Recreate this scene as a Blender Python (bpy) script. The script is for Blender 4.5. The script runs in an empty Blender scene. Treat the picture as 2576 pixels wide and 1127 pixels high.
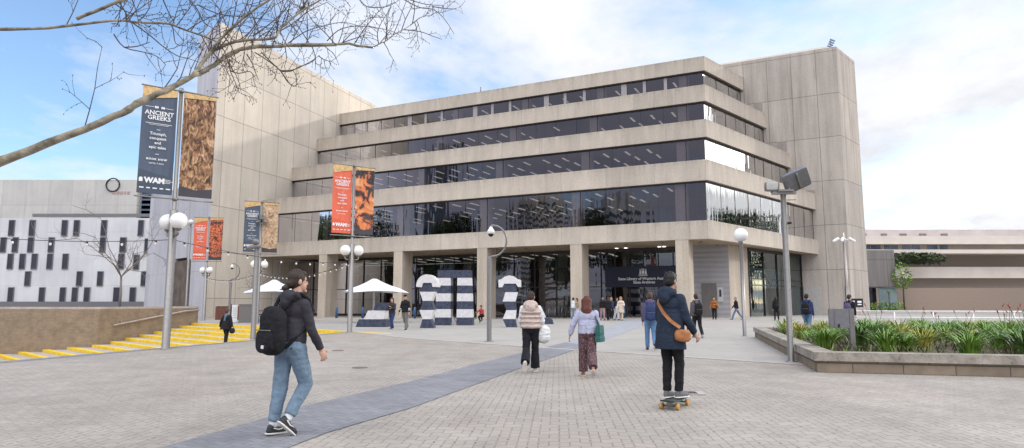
import bpy, bmesh, math, random
from mathutils import Vector, Matrix, Euler, noise as mnoise
random.seed(7)
PI = math.pi
R = math.radians
scene = bpy.context.scene
COL = scene.collection

# ------------------------------------------------------------------ camera (1.4 m eye height, tilted 6.8 degrees up)
FPX, CX, CY, EYE = 1650.0, 1287.5, 563.5, 1.4
PITCH = math.atan((760 - CY) / FPX)
cp, sp = math.cos(PITCH), math.sin(PITCH)
cam_d = bpy.data.cameras.new('camera')
cam = bpy.data.objects.new('camera', cam_d)
COL.objects.link(cam)
cam.location = (0, 0, EYE)
cam.rotation_euler = (PI / 2 + PITCH, 0, 0)
cam_d.sensor_width = 36.0
cam_d.lens = 36.0 * FPX / 2575.0
cam_d.clip_start = 0.1
cam_d.clip_end = 5000
scene.camera = cam

def ray(x, y):
    u, v = (x - CX) / FPX, (CY - y) / FPX
    return Vector((u, cp - v * sp, sp + v * cp))
def G(x, y, z=0.0):
    d = ray(x, y); t = (z - EYE) / d.z
    return Vector((d.x * t, d.y * t, z))
def at(x, y, Y):
    d = ray(x, y); t = Y / d.y
    return Vector((d.x * t, Y, EYE + d.z * t))
def az(a):
    a = R(a); return Vector((math.sin(a), math.cos(a), 0))
def sst(a, b, x):
    t = max(0.0, min(1.0, (x - a) / (b - a))); return t * t * (3 - 2 * t)
def gz(x, y):
    return 0.2 * sst(27, 52, y) * sst(-5, 14, x)
def GG(x, y):
    p = G(x, y)
    for _ in range(6):
        p = G(x, y, gz(p.x, p.y))
    return p

# ------------------------------------------------------------------ object helpers
class MB:
    """collects shapes, then builds them as one mesh object"""
    def __init__(s): s.v = []; s.f = []; s.sm = []
    def add(s, vs, fs, smooth=False):
        o = len(s.v); s.v += [tuple(p) for p in vs]
        for f in fs: s.f.append(tuple(i + o for i in f)); s.sm.append(smooth)
        return s
    def quad(s, a, b, c, d): return s.add([a, b, c, d], [(0, 1, 2, 3)])
    def box(s, c, size, M=None, taper=1.0):
        hx, hy, hz = size[0] / 2, size[1] / 2, size[2] / 2
        vs = []
        for z, k in ((-hz, 1.0), (hz, taper)):
            for x, y in ((-hx, -hy), (hx, -hy), (hx, hy), (-hx, hy)):
                p = Vector((x * k, y * k, z))
                vs.append((M @ p if M else p) + Vector(c))
        return s.add(vs, [(3, 2, 1, 0), (4, 5, 6, 7), (0, 1, 5, 4), (1, 2, 6, 5), (2, 3, 7, 6), (3, 0, 4, 7)])
    def prism(s, poly, z0, z1):
        n = len(poly)
        ar = sum(poly[i][0] * poly[(i + 1) % n][1] - poly[(i + 1) % n][0] * poly[i][1] for i in range(n))
        if ar < 0: poly = poly[::-1]
        vs = [(p[0], p[1], z0) for p in poly] + [(p[0], p[1], z1) for p in poly]
        fs = [tuple(range(n - 1, -1, -1)), tuple(range(n, 2 * n))]
        fs += [(i, (i + 1) % n, n + (i + 1) % n, n + i) for i in range(n)]
        return s.add(vs, fs)
    def wall(s, a, b, th, z0, z1):
        """a straight wall from a to b, its thickness to the left of a->b"""
        a, b = Vector(a[:2]), Vector(b[:2]); d = (b - a).normalized(); n = Vector((-d.y, d.x)) * th
        return s.prism([a, b, b + n, a + n], z0, z1)
    def tube(s, pts, r, seg=8, caps=True):
        pts = [Vector(p) for p in pts]; n = len(pts)
        rs = r if isinstance(r, (list, tuple)) else [r] * n
        vs = []; up = None
        for i in range(n):
            d = (pts[min(i + 1, n - 1)] - pts[max(i - 1, 0)]).normalized()
            if up is None:
                up = Vector((0, 0, 1)) if abs(d.z) < .9 else Vector((1, 0, 0))
            a = d.cross(up).normalized(); b = d.cross(a).normalized(); up = -b if False else a.cross(d).normalized()
            for j in range(seg):
                t = 2 * PI * j / seg
                vs.append(pts[i] + a * math.cos(t) * rs[i] + up * math.sin(t) * rs[i])
        fs = [(i * seg + j, i * seg + (j + 1) % seg, (i + 1) * seg + (j + 1) % seg, (i + 1) * seg + j) for i in range(n - 1) for j in range(seg)]
        s.add(vs, fs, True)
        if caps:
            o = len(s.v) - len(vs)
            s.f.append(tuple(o + j for j in range(seg - 1, -1, -1))); s.sm.append(False)
            s.f.append(tuple(o + (n - 1) * seg + j for j in range(seg))); s.sm.append(False)
        return s
    def ell(s, c, rad, M=None, seg=14, rings=9, e=1.0):
        """ellipsoid; e < 1 makes it boxy (superellipsoid)"""
        c = Vector(c); vs = []
        P = lambda v: math.copysign(abs(v) ** e, v)
        for i in range(1, rings):
            th = PI * i / rings - PI / 2
            for j in range(seg):
                ph = 2 * PI * j / seg
                p = Vector((rad[0] * P(math.cos(th)) * P(math.cos(ph)), rad[1] * P(math.cos(th)) * P(math.sin(ph)), rad[2] * P(math.sin(th))))
                vs.append((M @ p if M else p) + c)
        b = Vector((0, 0, -rad[2])); t = Vector((0, 0, rad[2]))
        vs += [(M @ b if M else b) + c, (M @ t if M else t) + c]
        nb = len(vs) - 2
        fs = [(i * seg + j, i * seg + (j + 1) % seg, (i + 1) * seg + (j + 1) % seg, (i + 1) * seg + j) for i in range(rings - 2) for j in range(seg)]
        fs += [(nb, (j + 1) % seg, j) for j in range(seg)]
        o = (rings - 2) * seg
        fs += [(nb + 1, o + j, o + (j + 1) % seg) for j in range(seg)]
        return s.add(vs, fs, True)
    def cap(s, a, b, ra, rb, seg=12, flat=False):
        """tapered capsule"""
        a, b = Vector(a), Vector(b); d = b - a; L = d.length; d = d.normalized() if L > 1e-6 else Vector((0, 0, 1))
        pts = []; rs = []
        if not flat:
            for t in (90, 60, 30): pts.append(a - d * ra * math.sin(R(t))); rs.append(max(ra * math.cos(R(t)), ra * .05))
        pts += [a, b]; rs += [ra, rb]
        if not flat:
            for t in (30, 60, 90): pts.append(b + d * rb * math.sin(R(t))); rs.append(max(rb * math.cos(R(t)), rb * .05))
        return s.tube(pts, rs, seg)
    def lathe(s, c, prof, seg=20):
        c = Vector(c); vs = []; n = len(prof)
        for r_, z in prof:
            for j in range(seg):
                t = 2 * PI * j / seg; vs.append(c + Vector((r_ * math.cos(t), r_ * math.sin(t), z)))
        fs = [(i * seg + j, i * seg + (j + 1) % seg, (i + 1) * seg + (j + 1) % seg, (i + 1) * seg + j) for i in range(n - 1) for j in range(seg)]
        return s.add(vs, fs, True)
    def mesh(s, name):
        me = bpy.data.meshes.new(name)
        me.from_pydata(s.v, [], s.f); me.polygons.foreach_set('use_smooth', s.sm)
        uv = me.uv_layers.new(name='UVMap'); d = uv.data
        for p in me.polygons:
            n = p.normal
            if abs(n.z) > .7:
                for li in p.loop_indices:
                    c = me.vertices[me.loops[li].vertex_index].co; d[li].uv = (c.x, c.y)
            else:
                t = Vector((-n.y, n.x, 0)).normalized()
                for li in p.loop_indices:
                    c = me.vertices[me.loops[li].vertex_index].co; d[li].uv = (c.x * t.x + c.y * t.y, c.z)
        me.update(); return me
    def build(s, name, m, parent=None):
        me = s.mesh(name); me.materials.append(m)
        return link(name, me, parent)

def link(name, me, parent=None):
    o = bpy.data.objects.new(name, me); COL.objects.link(o)
    if parent: o.parent = parent
    return o
def tag(o, label=None, cat=None, group=None, kind=None):
    if label: o['label'] = label
    if cat: o['category'] = cat
    if group: o['group'] = group
    if kind: o['kind'] = kind
    return o
def empty(name, loc=(0, 0, 0), rz=0.0, label=None, cat=None, group=None):
    o = bpy.data.objects.new(name, None); COL.objects.link(o)
    o.location = loc; o.rotation_euler = (0, 0, rz); o.empty_display_size = .2
    return tag(o, label, cat, group)
def copy_tree(o, parent=None):
    c = o.copy(); COL.objects.link(c); c.parent = parent
    for ch in list(o.children): copy_tree(ch, c)
    return c
TMP = bpy.data.meshes.new('tmp')
def fused(mb, name, m, parent=None, vox=.01, smooth=4, wrinkle=0.0, wsize=.12):
    """fuse overlapping shapes into one continuous skin"""
    me = mb.mesh(name); o = bpy.data.objects.new(name, me); COL.objects.link(o)
    md = o.modifiers.new('r', 'REMESH'); md.mode = 'VOXEL'; md.voxel_size = vox; md.use_smooth_shade = True
    if smooth:
        md = o.modifiers.new('s', 'SMOOTH'); md.factor = .5; md.iterations = smooth
    if wrinkle:
        tx = bpy.data.textures.new('wrinkle', 'CLOUDS'); tx.noise_scale = wsize; tx.noise_depth = 2
        md = o.modifiers.new('d', 'DISPLACE'); md.texture = tx; md.strength = wrinkle; md.texture_coords = 'LOCAL'; md.mid_level = .5
    dg = bpy.context.evaluated_depsgraph_get()
    nm = bpy.data.meshes.new_from_object(o.evaluated_get(dg))
    bpy.data.objects.remove(o)
    nm.materials.clear(); nm.materials.append(m)
    nm.polygons.foreach_set('use_smooth', [True] * len(nm.polygons))
    nm.name = name
    return link(name, nm, parent)
FONT = {}
def text_mesh(lines, size, gap=1.25, bold=0.0, spacing=1.0, align='CENTER'):
    cu = bpy.data.curves.new('text', 'FONT'); cu.body = '\n'.join(lines); cu.size = size
    cu.align_x = align; cu.align_y = 'CENTER'; cu.space_line = gap; cu.offset = bold; cu.space_character = spacing
    cu.resolution_u = 2
    o = bpy.data.objects.new('text', cu); COL.objects.link(o)
    dg = bpy.context.evaluated_depsgraph_get()
    me = bpy.data.meshes.new_from_object(o.evaluated_get(dg)); bpy.data.objects.remove(o)
    return me
def join_meshes(items):
    """items: (mesh, matrix) -> MB"""
    mb = MB()
    for me, M in items:
        mb.add([M @ v.co for v in me.vertices], [tuple(p.vertices) for p in me.polygons])
    return mb

# ------------------------------------------------------------------ materials
class NT:
    def __init__(s, m): s.t = m.node_tree; s.n = s.t.nodes; s.l = s.t.links
    def add(s, ty, **kw):
        nd = s.n.new(ty)
        for k, v in kw.items():
            if k in nd.inputs.keys() if isinstance(k, str) else False: nd.inputs[k].default_value = v
            else: setattr(nd, k, v)
        return nd
    def link(s, a, b): s.l.new(a, b)
def newmat(name):
    m = bpy.data.materials.new(name); m.use_nodes = True
    t = NT(m); b = t.n.get('Principled BSDF')
    return m, t, b
def coords(t, kind='Object', scale=(1, 1, 1), rot=(0, 0, 0), loc=(0, 0, 0)):
    tc = t.n.new('ShaderNodeTexCoord'); mp = t.n.new('ShaderNodeMapping')
    mp.inputs['Scale'].default_value = scale; mp.inputs['Rotation'].default_value = rot; mp.inputs['Location'].default_value = loc
    if kind == 'World':
        g = t.n.new('ShaderNodeNewGeometry'); t.link(g.outputs['Position'], mp.inputs[0])
    else: t.link(tc.outputs[kind], mp.inputs[0])
    return mp.outputs[0]
def noise_fac(t, vec, scale, detail=4, rough=.55, dist=0.0):
    n = t.n.new('ShaderNodeTexNoise'); n.inputs['Scale'].default_value = scale; n.inputs['Detail'].default_value = detail
    n.inputs['Roughness'].default_value = rough; n.inputs['Distortion'].default_value = dist
    t.link(vec, n.inputs['Vector']); return n.outputs['Fac']
def ramp(t, fac, stops, interp='LINEAR'):
    r = t.n.new('ShaderNodeValToRGB'); r.color_ramp.interpolation = interp
    e = r.color_ramp.elements
    while len(e) < len(stops): e.new(.5)
    for i, (p, c) in enumerate(stops):
        e[i].position = p; e[i].color = (c, c, c, 1) if isinstance(c, (int, float)) else (*c, 1)
    t.link(fac, r.inputs[0]); return r.outputs[0]
def mixc(t, fac, a, b, mode='MIX'):
    m = t.n.new('ShaderNodeMix'); m.data_type = 'RGBA'; m.blend_type = mode
    for s_, i in ((fac, 0), (a, 6), (b, 7)):
        if isinstance(s_, (int, float)): m.inputs[i].default_value = s_
        elif isinstance(s_, tuple): m.inputs[i].default_value = (*s_, 1)
        else: t.link(s_, m.inputs[i])
    return m.outputs[2]
def math_(t, op, a, b=0.0):
    m = t.n.new('ShaderNodeMath'); m.operation = op
    for i, s_ in ((0, a), (1, b)):
        if isinstance(s_, (int, float)): m.inputs[i].default_value = s_
        else: t.link(s_, m.inputs[i])
    return m.outputs[0]
def bump(t, b, h, strength=.3, dist=.02):
    n = t.n.new('ShaderNodeBump'); n.inputs['Strength'].default_value = strength; n.inputs['Distance'].default_value = dist
    t.link(h, n.inputs['Height']); t.link(n.outputs[0], b.inputs['Normal'])
def mul(c, k): return tuple(min(1, x * k) for x in c)

def plain(name, col, rough=.6, metal=0.0, var=.12, scale=6.0, bmp=.0, kind='Object', spec=.5):
    m, t, b = newmat(name)
    v = coords(t, kind)
    f = noise_fac(t, v, scale, 5)
    c = ramp(t, f, [(.3, mul(col, 1 - var)), (.7, mul(col, 1 + var))])
    t.link(c, b.inputs['Base Color'])
    b.inputs['Roughness'].default_value = rough; b.inputs['Metallic'].default_value = metal
    b.inputs['Specular IOR Level'].default_value = spec
    if bmp: bump(t, b, f, bmp, .02)
    return m

def concrete(name, col, pw=None, ph=None, u0=0.0, v0=0.0, streak=.14, joint=.045, dark=.45, grain=.16, ledges=False):
    """board-marked precast concrete; pw, ph are the panel joints in metres"""
    m, t, b = newmat(name)
    w = coords(t, 'World')
    f1 = noise_fac(t, w, 9.0, 6, .7)
    f2 = noise_fac(t, coords(t, 'World', (1.6, 1.6, .12)), 1.0, 5, .6)
    f3 = noise_fac(t, w, .35, 3)
    c = ramp(t, f1, [(.25, mul(col, 1 - grain)), (.75, mul(col, 1 + grain * .8))])
    c = mixc(t, 1.0, c, ramp(t, f2, [(.28, 1 - streak * 1.6), (.62, 1.0 + streak * .3)]), 'MULTIPLY')
    c = mixc(t, 1.0, c, ramp(t, f3, [(.3, .93), (.7, 1.05)]), 'MULTIPLY')
    f7 = noise_fac(t, coords(t, 'World', (5.5, 5.5, .22)), 1.0, 3, .5)
    c = mixc(t, 1.0, c, ramp(t, f7, [(.24, .80), (.36, 1.0)]), 'MULTIPLY')
    if pw:
        br = t.n.new('ShaderNodeTexBrick'); br.offset = 0; br.squash = 1
        br.inputs['Scale'].default_value = 1; br.inputs['Brick Width'].default_value = pw; br.inputs['Row Height'].default_value = ph or 1000
        br.inputs['Mortar Size'].default_value = joint * .5; br.inputs['Mortar Smooth'].default_value = .3
        br.inputs['Color1'].default_value = (1, 1, 1, 1); br.inputs['Color2'].default_value = (.88, .88, .89, 1); br.inputs['Mortar'].default_value = (dark, dark, dark, 1)
        t.link(coords(t, 'UV', loc=(u0, v0, 0)), br.inputs['Vector'])
        c = mixc(t, 1.0, c, br.outputs['Color'], 'MULTIPLY')
    if ledges:                                          # rain run-off below the top edge of each band
        gp = t.n.new('ShaderNodeNewGeometry'); sz = t.n.new('ShaderNodeSeparateXYZ'); t.link(gp.outputs['Position'], sz.inputs[0])
        st = []
        for zt in (7.265, 11.717, 15.887, 20.158, 24.316):
            st += [((zt - 1.0) / 30, 0.0), ((zt - .30) / 30, .35), ((zt - .02) / 30, 1.0), ((zt + .03) / 30, 0.0)]
        run = ramp(t, math_(t, 'DIVIDE', sz.outputs[2], 30.0), st)
        fs = noise_fac(t, coords(t, 'World', (3.2, 3.2, .1)), 1.0, 4, .6)
        c = mixc(t, math_(t, 'MULTIPLY', run, ramp(t, fs, [(.36, .0), (.62, .62)])), c, mul(col, .42))
    t.link(c, b.inputs['Base Color']); b.inputs['Roughness'].default_value = .85; b.inputs['Specular IOR Level'].default_value = .3
    bump(t, b, f1, .35, .01)
    return m

def glass(name, tint=(.3, .29, .33), refl=.2, boost=1.0, wav=.02, gcol=(.9, .9, .95)):
    m, t, b = newmat(name)
    t.n.remove(b)
    out = t.n.get('Material Output')
    tr = t.n.new('ShaderNodeBsdfTransparent'); tr.inputs[0].default_value = (*tint, 1)
    gl = t.n.new('ShaderNodeBsdfGlossy'); gl.inputs['Color'].default_value = (*gcol, 1); gl.inputs['Roughness'].default_value = 0.0
    fr = t.n.new('ShaderNodeFresnel'); fr.inputs[0].default_value = 1.55
    f = math_(t, 'ADD', math_(t, 'MULTIPLY', fr.outputs[0], boost), refl)
    nz = noise_fac(t, coords(t, 'World', (1.1, 1.1, .16)), 1.0, 2)
    bp = t.n.new('ShaderNodeBump'); bp.inputs['Strength'].default_value = wav; bp.inputs['Distance'].default_value = 1.0
    t.link(nz, bp.inputs['Height']); t.link(bp.outputs[0], gl.inputs['Normal'])
    mx = t.n.new('ShaderNodeMixShader'); t.link(f, mx.inputs[0]); t.link(tr.outputs[0], mx.inputs[1]); t.link(gl.outputs[0], mx.inputs[2])
    t.link(mx.outputs[0], out.inputs[0])
    return m
def emit(name, col, st):
    m, t, b = newmat(name)
    b.inputs['Base Color'].default_value = (*col, 1)
    b.inputs['Emission Color'].default_value = (*col, 1)
    f = noise_fac(t, coords(t, 'World'), .6, 2)
    t.link(math_(t, 'MULTIPLY', ramp(t, f, [(.3, .7), (.7, 1.0)]), st), b.inputs['Emission Strength'])
    m.cycles.emission_sampling = 'NONE'
    return m

M = {}
M['con'] = concrete('precast_concrete', (.575, .508, .425), 3.75, None, .4, streak=.09, joint=.03, dark=.6, ledges=True)
M['con_plain'] = concrete('column_concrete', (.54, .465, .375))
M['con_wing'] = concrete('wing_concrete', (.71, .635, .53), 2.6, 4.26, 1.1, -1.75, streak=.055, joint=.075, dark=.5, grain=.10)
M['con_tower'] = concrete('tower_concrete', (.48, .43, .375), 2.25, 4.24, .6, -.2, streak=.16, joint=.07, dark=.5)
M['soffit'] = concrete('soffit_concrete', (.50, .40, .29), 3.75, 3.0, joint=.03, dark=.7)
M['lav'] = concrete('lavender_shade_render', (.52, .515, .55), 2.6, 4.26, streak=.09, joint=.05, dark=.7)  # lavender cast of the shaded left faces put into the colour
M['dark'] = plain('dark_recess', (.028, .027, .032), .8)
M['floor_in'] = plain('interior_floor', (.10, .095, .10), .7)
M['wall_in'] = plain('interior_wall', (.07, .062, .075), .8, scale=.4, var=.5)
M['ceil_in'] = plain('interior_ceiling', (.22, .21, .22), .9, scale=.5)
M['g_front'] = glass('tinted_glass', (.31, .29, .30), .065, .62, .02, (.95, .94, 1.0))
M['g_side'] = glass('mirror_glass', (.30, .28, .30), .42, 1.7, .035, (1, 1, 1))
M['g_shop'] = glass('shop_glass', (.36, .40, .42), .07, 1.0, .012)
M['g_clear'] = glass('pale_green_glass', (.62, .72, .72), .12, 1.0, .01, (.85, .95, .95))
M['frame'] = plain('dark_bronze_frame', (.045, .04, .042), .45, .4)
M['pale_frame'] = plain('pale_mullion', (.36, .33, .33), .6)
M['brown_in'] = plain('brown_shade_skin', (.075, .06, .05), .8, scale=.4, var=.4)
M['col_in'] = plain('pale_interior_column', (.80, .74, .66), .8)
M['lamp_in'] = emit('ceiling_strip_light', (1.0, .93, .80), .95)
M['steel'] = plain('galvanised_steel', (.24, .225, .215), .36, .7, .1, 14, .03)
M['steel_d'] = plain('dull_steel', (.20, .20, .21), .5, .6, .15, 10)
M['black_metal'] = plain('black_metal', (.02, .02, .022), .45, .3)
M['white_plastic'] = plain('white_plastic', (.78, .77, .75), .35)
M['globe'] = plain('opal_globe', (.86, .85, .83), .25, var=.03)
M['canvas'] = plain('white_canvas', (.72, .74, .80), .8, var=.06, scale=2)
M['wood_red'] = plain('red_brown_timber', (.16, .06, .04), .7, scale=12, var=.3)
M['black_wood'] = plain('dark_timber', (.03, .028, .028), .7)
M['blue_paint'] = plain('blue_paint', (.03, .10, .22), .45)
M['marble_w'] = plain('white_marble', (.66, .65, .65), .5, scale=7, var=.12)
M['marble_b'] = plain('blue_black_granite', (.045, .055, .09), .4, scale=9, var=.6)
M['yellow'] = plain('yellow_step_paint', (.80, .55, .025), .65, scale=3, var=.16, kind='World')
M['step'] = concrete('step_concrete', (.48, .42, .39))
M['bark'] = plain('plane_tree_bark', (.235, .205, .15), .85, scale=7, var=.75, bmp=1.0)
M['twig'] = plain('twig_bark', (.085, .065, .062), .85, scale=12, var=.3)
M['twig_g'] = plain('grey_twig', (.20, .17, .15), .85, scale=12, var=.3)
M['leaf'] = plain('strappy_leaf', (.16, .29, .04), .45, scale=5, var=.5, kind='World')
M['leaf_d'] = plain('dark_strappy_leaf', (.08, .15, .03), .5, scale=5, var=.5, kind='World')
M['leaf_y'] = plain('yellow_green_leaf', (.36, .34, .05), .5, scale=5, var=.4, kind='World')
M['flower'] = plain('red_flower', (.35, .03, .05), .6)
M['leaf_t'] = plain('tree_leaf', (.045, .07, .022), .6, scale=1.2, var=.5, kind='World')
M['mulch'] = plain('bark_mulch', (.075, .05, .038), .95, scale=22, var=.7, bmp=.8, kind='World')
M['white_ren'] = concrete('white_cladding', (.68, .68, .70), 3.3, 3.6, streak=.05, joint=.06, dark=.82, grain=.04)
M['beige_ren'] = plain('beige_cladding', (.72, .65, .58), .8, scale=.5, var=.07)
M['grey_con'] = concrete('grey_block_concrete', (.25, .23, .22), 4.0, 3.4, joint=.06)
M['win_dark'] = plain('dark_window', (.03, .032, .045), .12, 0, .3, .8)
M['win_blue'] = plain('bluish_window', (.10, .13, .18), .12, 0, .3, .8)
M['navy'] = plain('navy_sign_board', (.008, .012, .035), .5)
M['white'] = plain('white_print', (.80, .80, .80), .5, var=.02)

def mat_grey_metal():
    m, t, b = newmat('ribbed_metal_cladding')
    u = coords(t, 'UV')
    w = t.n.new('ShaderNodeTexWave'); w.bands_direction = 'Y'; w.inputs['Scale'].default_value = .75; w.inputs['Distortion'].default_value = 3.0; w.inputs['Detail'].default_value = 2
    w.inputs['Detail Scale'].default_value = .35; t.link(u, w.inputs['Vector'])
    f = noise_fac(t, coords(t, 'UV', (.6, .2, 1)), 1.0, 3)
    c = mixc(t, 1.0, ramp(t, w.outputs['Fac'], [(0, (.36, .355, .36)), (1, (.43, .42, .425))]), ramp(t, f, [(.3, .9), (.7, 1.06)]), 'MULTIPLY')
    t.link(c, b.inputs['Base Color']); b.inputs['Roughness'].default_value = .5; b.inputs['Metallic'].default_value = .25
    bump(t, b, w.outputs['Fac'], .35, .03)
    return m
M['ribbed'] = mat_grey_metal()

def mat_brick_wall(name, c1, c2, mort, bw, bh, ms=.012, rough=.9):
    m, t, b = newmat(name)
    br = t.n.new('ShaderNodeTexBrick'); br.inputs['Scale'].default_value = 1; br.inputs['Brick Width'].default_value = bw; br.inputs['Row Height'].default_value = bh
    br.inputs['Mortar Size'].default_value = ms; br.inputs['Color1'].default_value = (*c1, 1); br.inputs['Color2'].default_value = (*c2, 1); br.inputs['Mortar'].default_value = (*mort, 1)
    t.link(coords(t, 'UV'), br.inputs['Vector'])
    f = noise_fac(t, coords(t, 'World'), 2.0, 6, .65)
    c = mixc(t, 1.0, br.outputs['Color'], ramp(t, f, [(.3, .72), (.7, 1.12)]), 'MULTIPLY')
    t.link(c, b.inputs['Base Color']); b.inputs['Roughness'].default_value = rough
    f2 = noise_fac(t, coords(t, 'World'), 25.0, 4)
    bump(t, b, mixc(t, .5, br.outputs['Fac'], f2), -.3, .01)
    return m
M['tan_brick'] = mat_brick_wall('tan_brick', (.33, .25, .17), (.28, .21, .145), (.25, .2, .15), .30, .085)
M['stone'] = mat_brick_wall('planter_stone', (.27, .215, .155), (.22, .175, .13), (.10, .08, .06), .9, .19, .01)

def mat_capstone():
    m, t, b = newmat('weathered_capstone')
    f = noise_fac(t, coords(t, 'World'), 3.0, 7, .7)
    g = noise_fac(t, coords(t, 'World'), 30.0, 4)
    c = ramp(t, f, [(.30, (.10, .085, .07)), (.45, (.27, .24, .20)), (.7, (.42, .38, .33))])
    c = mixc(t, 1.0, c, ramp(t, g, [(.3, .85), (.7, 1.1)]), 'MULTIPLY')
    t.link(c, b.inputs['Base Color']); b.inputs['Roughness'].default_value = .9
    bump(t, b, g, .4, .01); return m
M['cap'] = mat_capstone()

def mat_pavers(name, base, pink, rotz, bw=.23, bh=.115, dark=.35, dots=True, lum=.9):
    """interlocking wavy-edged clay pavers with dark gaps where corners meet"""
    m, t, b = newmat(name)
    v = coords(t, 'World', rot=(0, 0, rotz))
    sx = t.n.new('ShaderNodeSeparateXYZ'); t.link(v, sx.inputs[0])
    wob = math_(t, 'MULTIPLY', math_(t, 'SINE', math_(t, 'MULTIPLY', sx.outputs[0], 2 * PI / bw * 1.0)), bh * .16)
    cx_ = t.n.new('ShaderNodeCombineXYZ')
    t.link(sx.outputs[0], cx_.inputs[0]); t.link(math_(t, 'ADD', sx.outputs[1], wob), cx_.inputs[1])
    br = t.n.new('ShaderNodeTexBrick'); br.inputs['Scale'].default_value = 1; br.inputs['Brick Width'].default_value = bw; br.inputs['Row Height'].default_value = bh
    br.inputs['Mortar Size'].default_value = .009; br.inputs['Mortar Smooth'].default_value = .4; br.inputs['Bias'].default_value = 0
    br.inputs['Color1'].default_value = (*mul(base, 1.05), 1); br.inputs['Color2'].default_value = (*mul(base, lum), 1); br.inputs['Mortar'].default_value = (*mul(base, .62), 1)
    t.link(cx_.outputs[0], br.inputs['Vector'])
    c = br.outputs['Color']
    wv = coords(t, 'World')
    f = noise_fac(t, wv, .22, 4, .6)
    c = mixc(t, ramp(t, f, [(.47, 0.0), (.68, .55)]), c, mixc(t, 1.0, c, pink, 'MULTIPLY'))
    f2 = noise_fac(t, wv, 1.3, 6, .65)
    c = mixc(t, 1.0, c, ramp(t, f2, [(.28, .84), (.72, 1.1)]), 'MULTIPLY')
    f4 = noise_fac(t, coords(t, 'World', (1.0, .22, 1), (0, 0, R(-28))), .5, 5, .6)
    c = mixc(t, 1.0, c, ramp(t, f4, [(.32, .86), (.62, 1.05)]), 'MULTIPLY')
    f5 = noise_fac(t, wv, 60.0, 3)
    c = mixc(t, 1.0, c, ramp(t, f5, [(.3, .9), (.7, 1.08)]), 'MULTIPLY')
    vo = t.n.new('ShaderNodeTexVoronoi'); vo.inputs['Scale'].default_value = 1.7; t.link(wv, vo.inputs['Vector'])
    gum = math_(t, 'LESS_THAN', vo.outputs['Distance'], .045)
    c = mixc(t, math_(t, 'MULTIPLY', gum, .4), c, mul(base, .35))
    f6 = noise_fac(t, wv, .55, 7, .72)
    c = mixc(t, ramp(t, f6, [(.52, 0.0), (.70, .45)]), c, mul(base, .55))
    if dots:
        vv = t.n.new('ShaderNodeVectorMath'); vv.operation = 'MODULO'
        def frac(o, per, off): return math_(t, 'FLOORED_MODULO', math_(t, 'ADD', o, off), per)
        # dots sit on the vertical joints: one per brick per row, offset on alternate rows
        row = math_(t, 'FLOOR', math_(t, 'DIVIDE', math_(t, 'ADD', sx.outputs[1], wob), bh))
        odd = math_(t, 'MULTIPLY', math_(t, 'FLOORED_MODULO', row, 2.0), bw * .5)
        dx = math_(t, 'SUBTRACT', math_(t, 'FLOORED_MODULO', math_(t, 'ADD', math_(t, 'ADD', sx.outputs[0], odd), bw * .5), bw), bw * .5)
        dy = math_(t, 'SUBTRACT', math_(t, 'FLOORED_MODULO', math_(t, 'ADD', sx.outputs[1], wob), bh), bh * .5)
        d2 = math_(t, 'ADD', math_(t, 'POWER', math_(t, 'DIVIDE', dx, .014), 2.0), math_(t, 'POWER', math_(t, 'DIVIDE', dy, .05), 2.0))
        cell = t.n.new('ShaderNodeTexWhiteNoise'); cell.noise_dimensions = '2D'
        cv = t.n.new('ShaderNodeCombineXYZ'); t.link(row, cv.inputs[0])
        t.link(math_(t, 'FLOOR', math_(t, 'DIVIDE', math_(t, 'ADD', math_(t, 'ADD', sx.outputs[0], odd), bw * .5), bw)), cv.inputs[1]); t.link(cv.outputs[0], cell.inputs['Vector'])
        on = math_(t, 'MULTIPLY', math_(t, 'LESS_THAN', d2, 1.0), ramp(t, cell.outputs['Value'], [(.42, .0), (.85, .75)]))
        c = mixc(t, on, c, mul(base, dark))
    t.link(c, b.inputs['Base Color']); b.inputs['Roughness'].default_value = .8; b.inputs['Specular IOR Level'].default_value = .35
    bump(t, b, br.outputs['Fac'], -.35, .006)
    return m
M['pavers'] = mat_pavers('beige_clay_pavers', (.36, .325, .288), (1.0, .92, .91), R(4), .21, .185, dark=.34, lum=.95)
M['band'] = mat_pavers('blue_grey_pavers', (.25, .25, .27), (.95, .95, 1.0), R(20), .24, .12, dots=False, lum=.84)

def mat_forecourt():
    m, t, b = newmat('pale_concrete_paving')
    br = t.n.new('ShaderNodeTexBrick'); br.offset = .0; br.inputs['Scale'].default_value = 1; br.inputs['Brick Width'].default_value = 3.0; br.inputs['Row Height'].default_value = 3.0
    br.inputs['Mortar Size'].default_value = .014; br.inputs['Color1'].default_value = (.385, .36, .335, 1); br.inputs['Color2'].default_value = (.36, .335, .31, 1); br.inputs['Mortar'].default_value = (.29, .27, .25, 1)
    t.link(coords(t, 'World', rot=(0, 0, R(46))), br.inputs['Vector'])
    f = noise_fac(t, coords(t, 'World'), .8, 6, .7); f2 = noise_fac(t, coords(t, 'World'), 14.0, 4)
    c = mixc(t, 1.0, br.outputs['Color'], ramp(t, f, [(.28, .85), (.7, 1.08)]), 'MULTIPLY')
    c = mixc(t, 1.0, c, ramp(t, f2, [(.3, .93), (.7, 1.05)]), 'MULTIPLY')
    t.link(c, b.inputs['Base Color']); b.inputs['Roughness'].default_value = .75
    return m
M['forecourt'] = mat_forecourt()
M['edging'] = plain('pale_edging_stone', (.50, .47, .43), .8, scale=3, kind='World')

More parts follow.
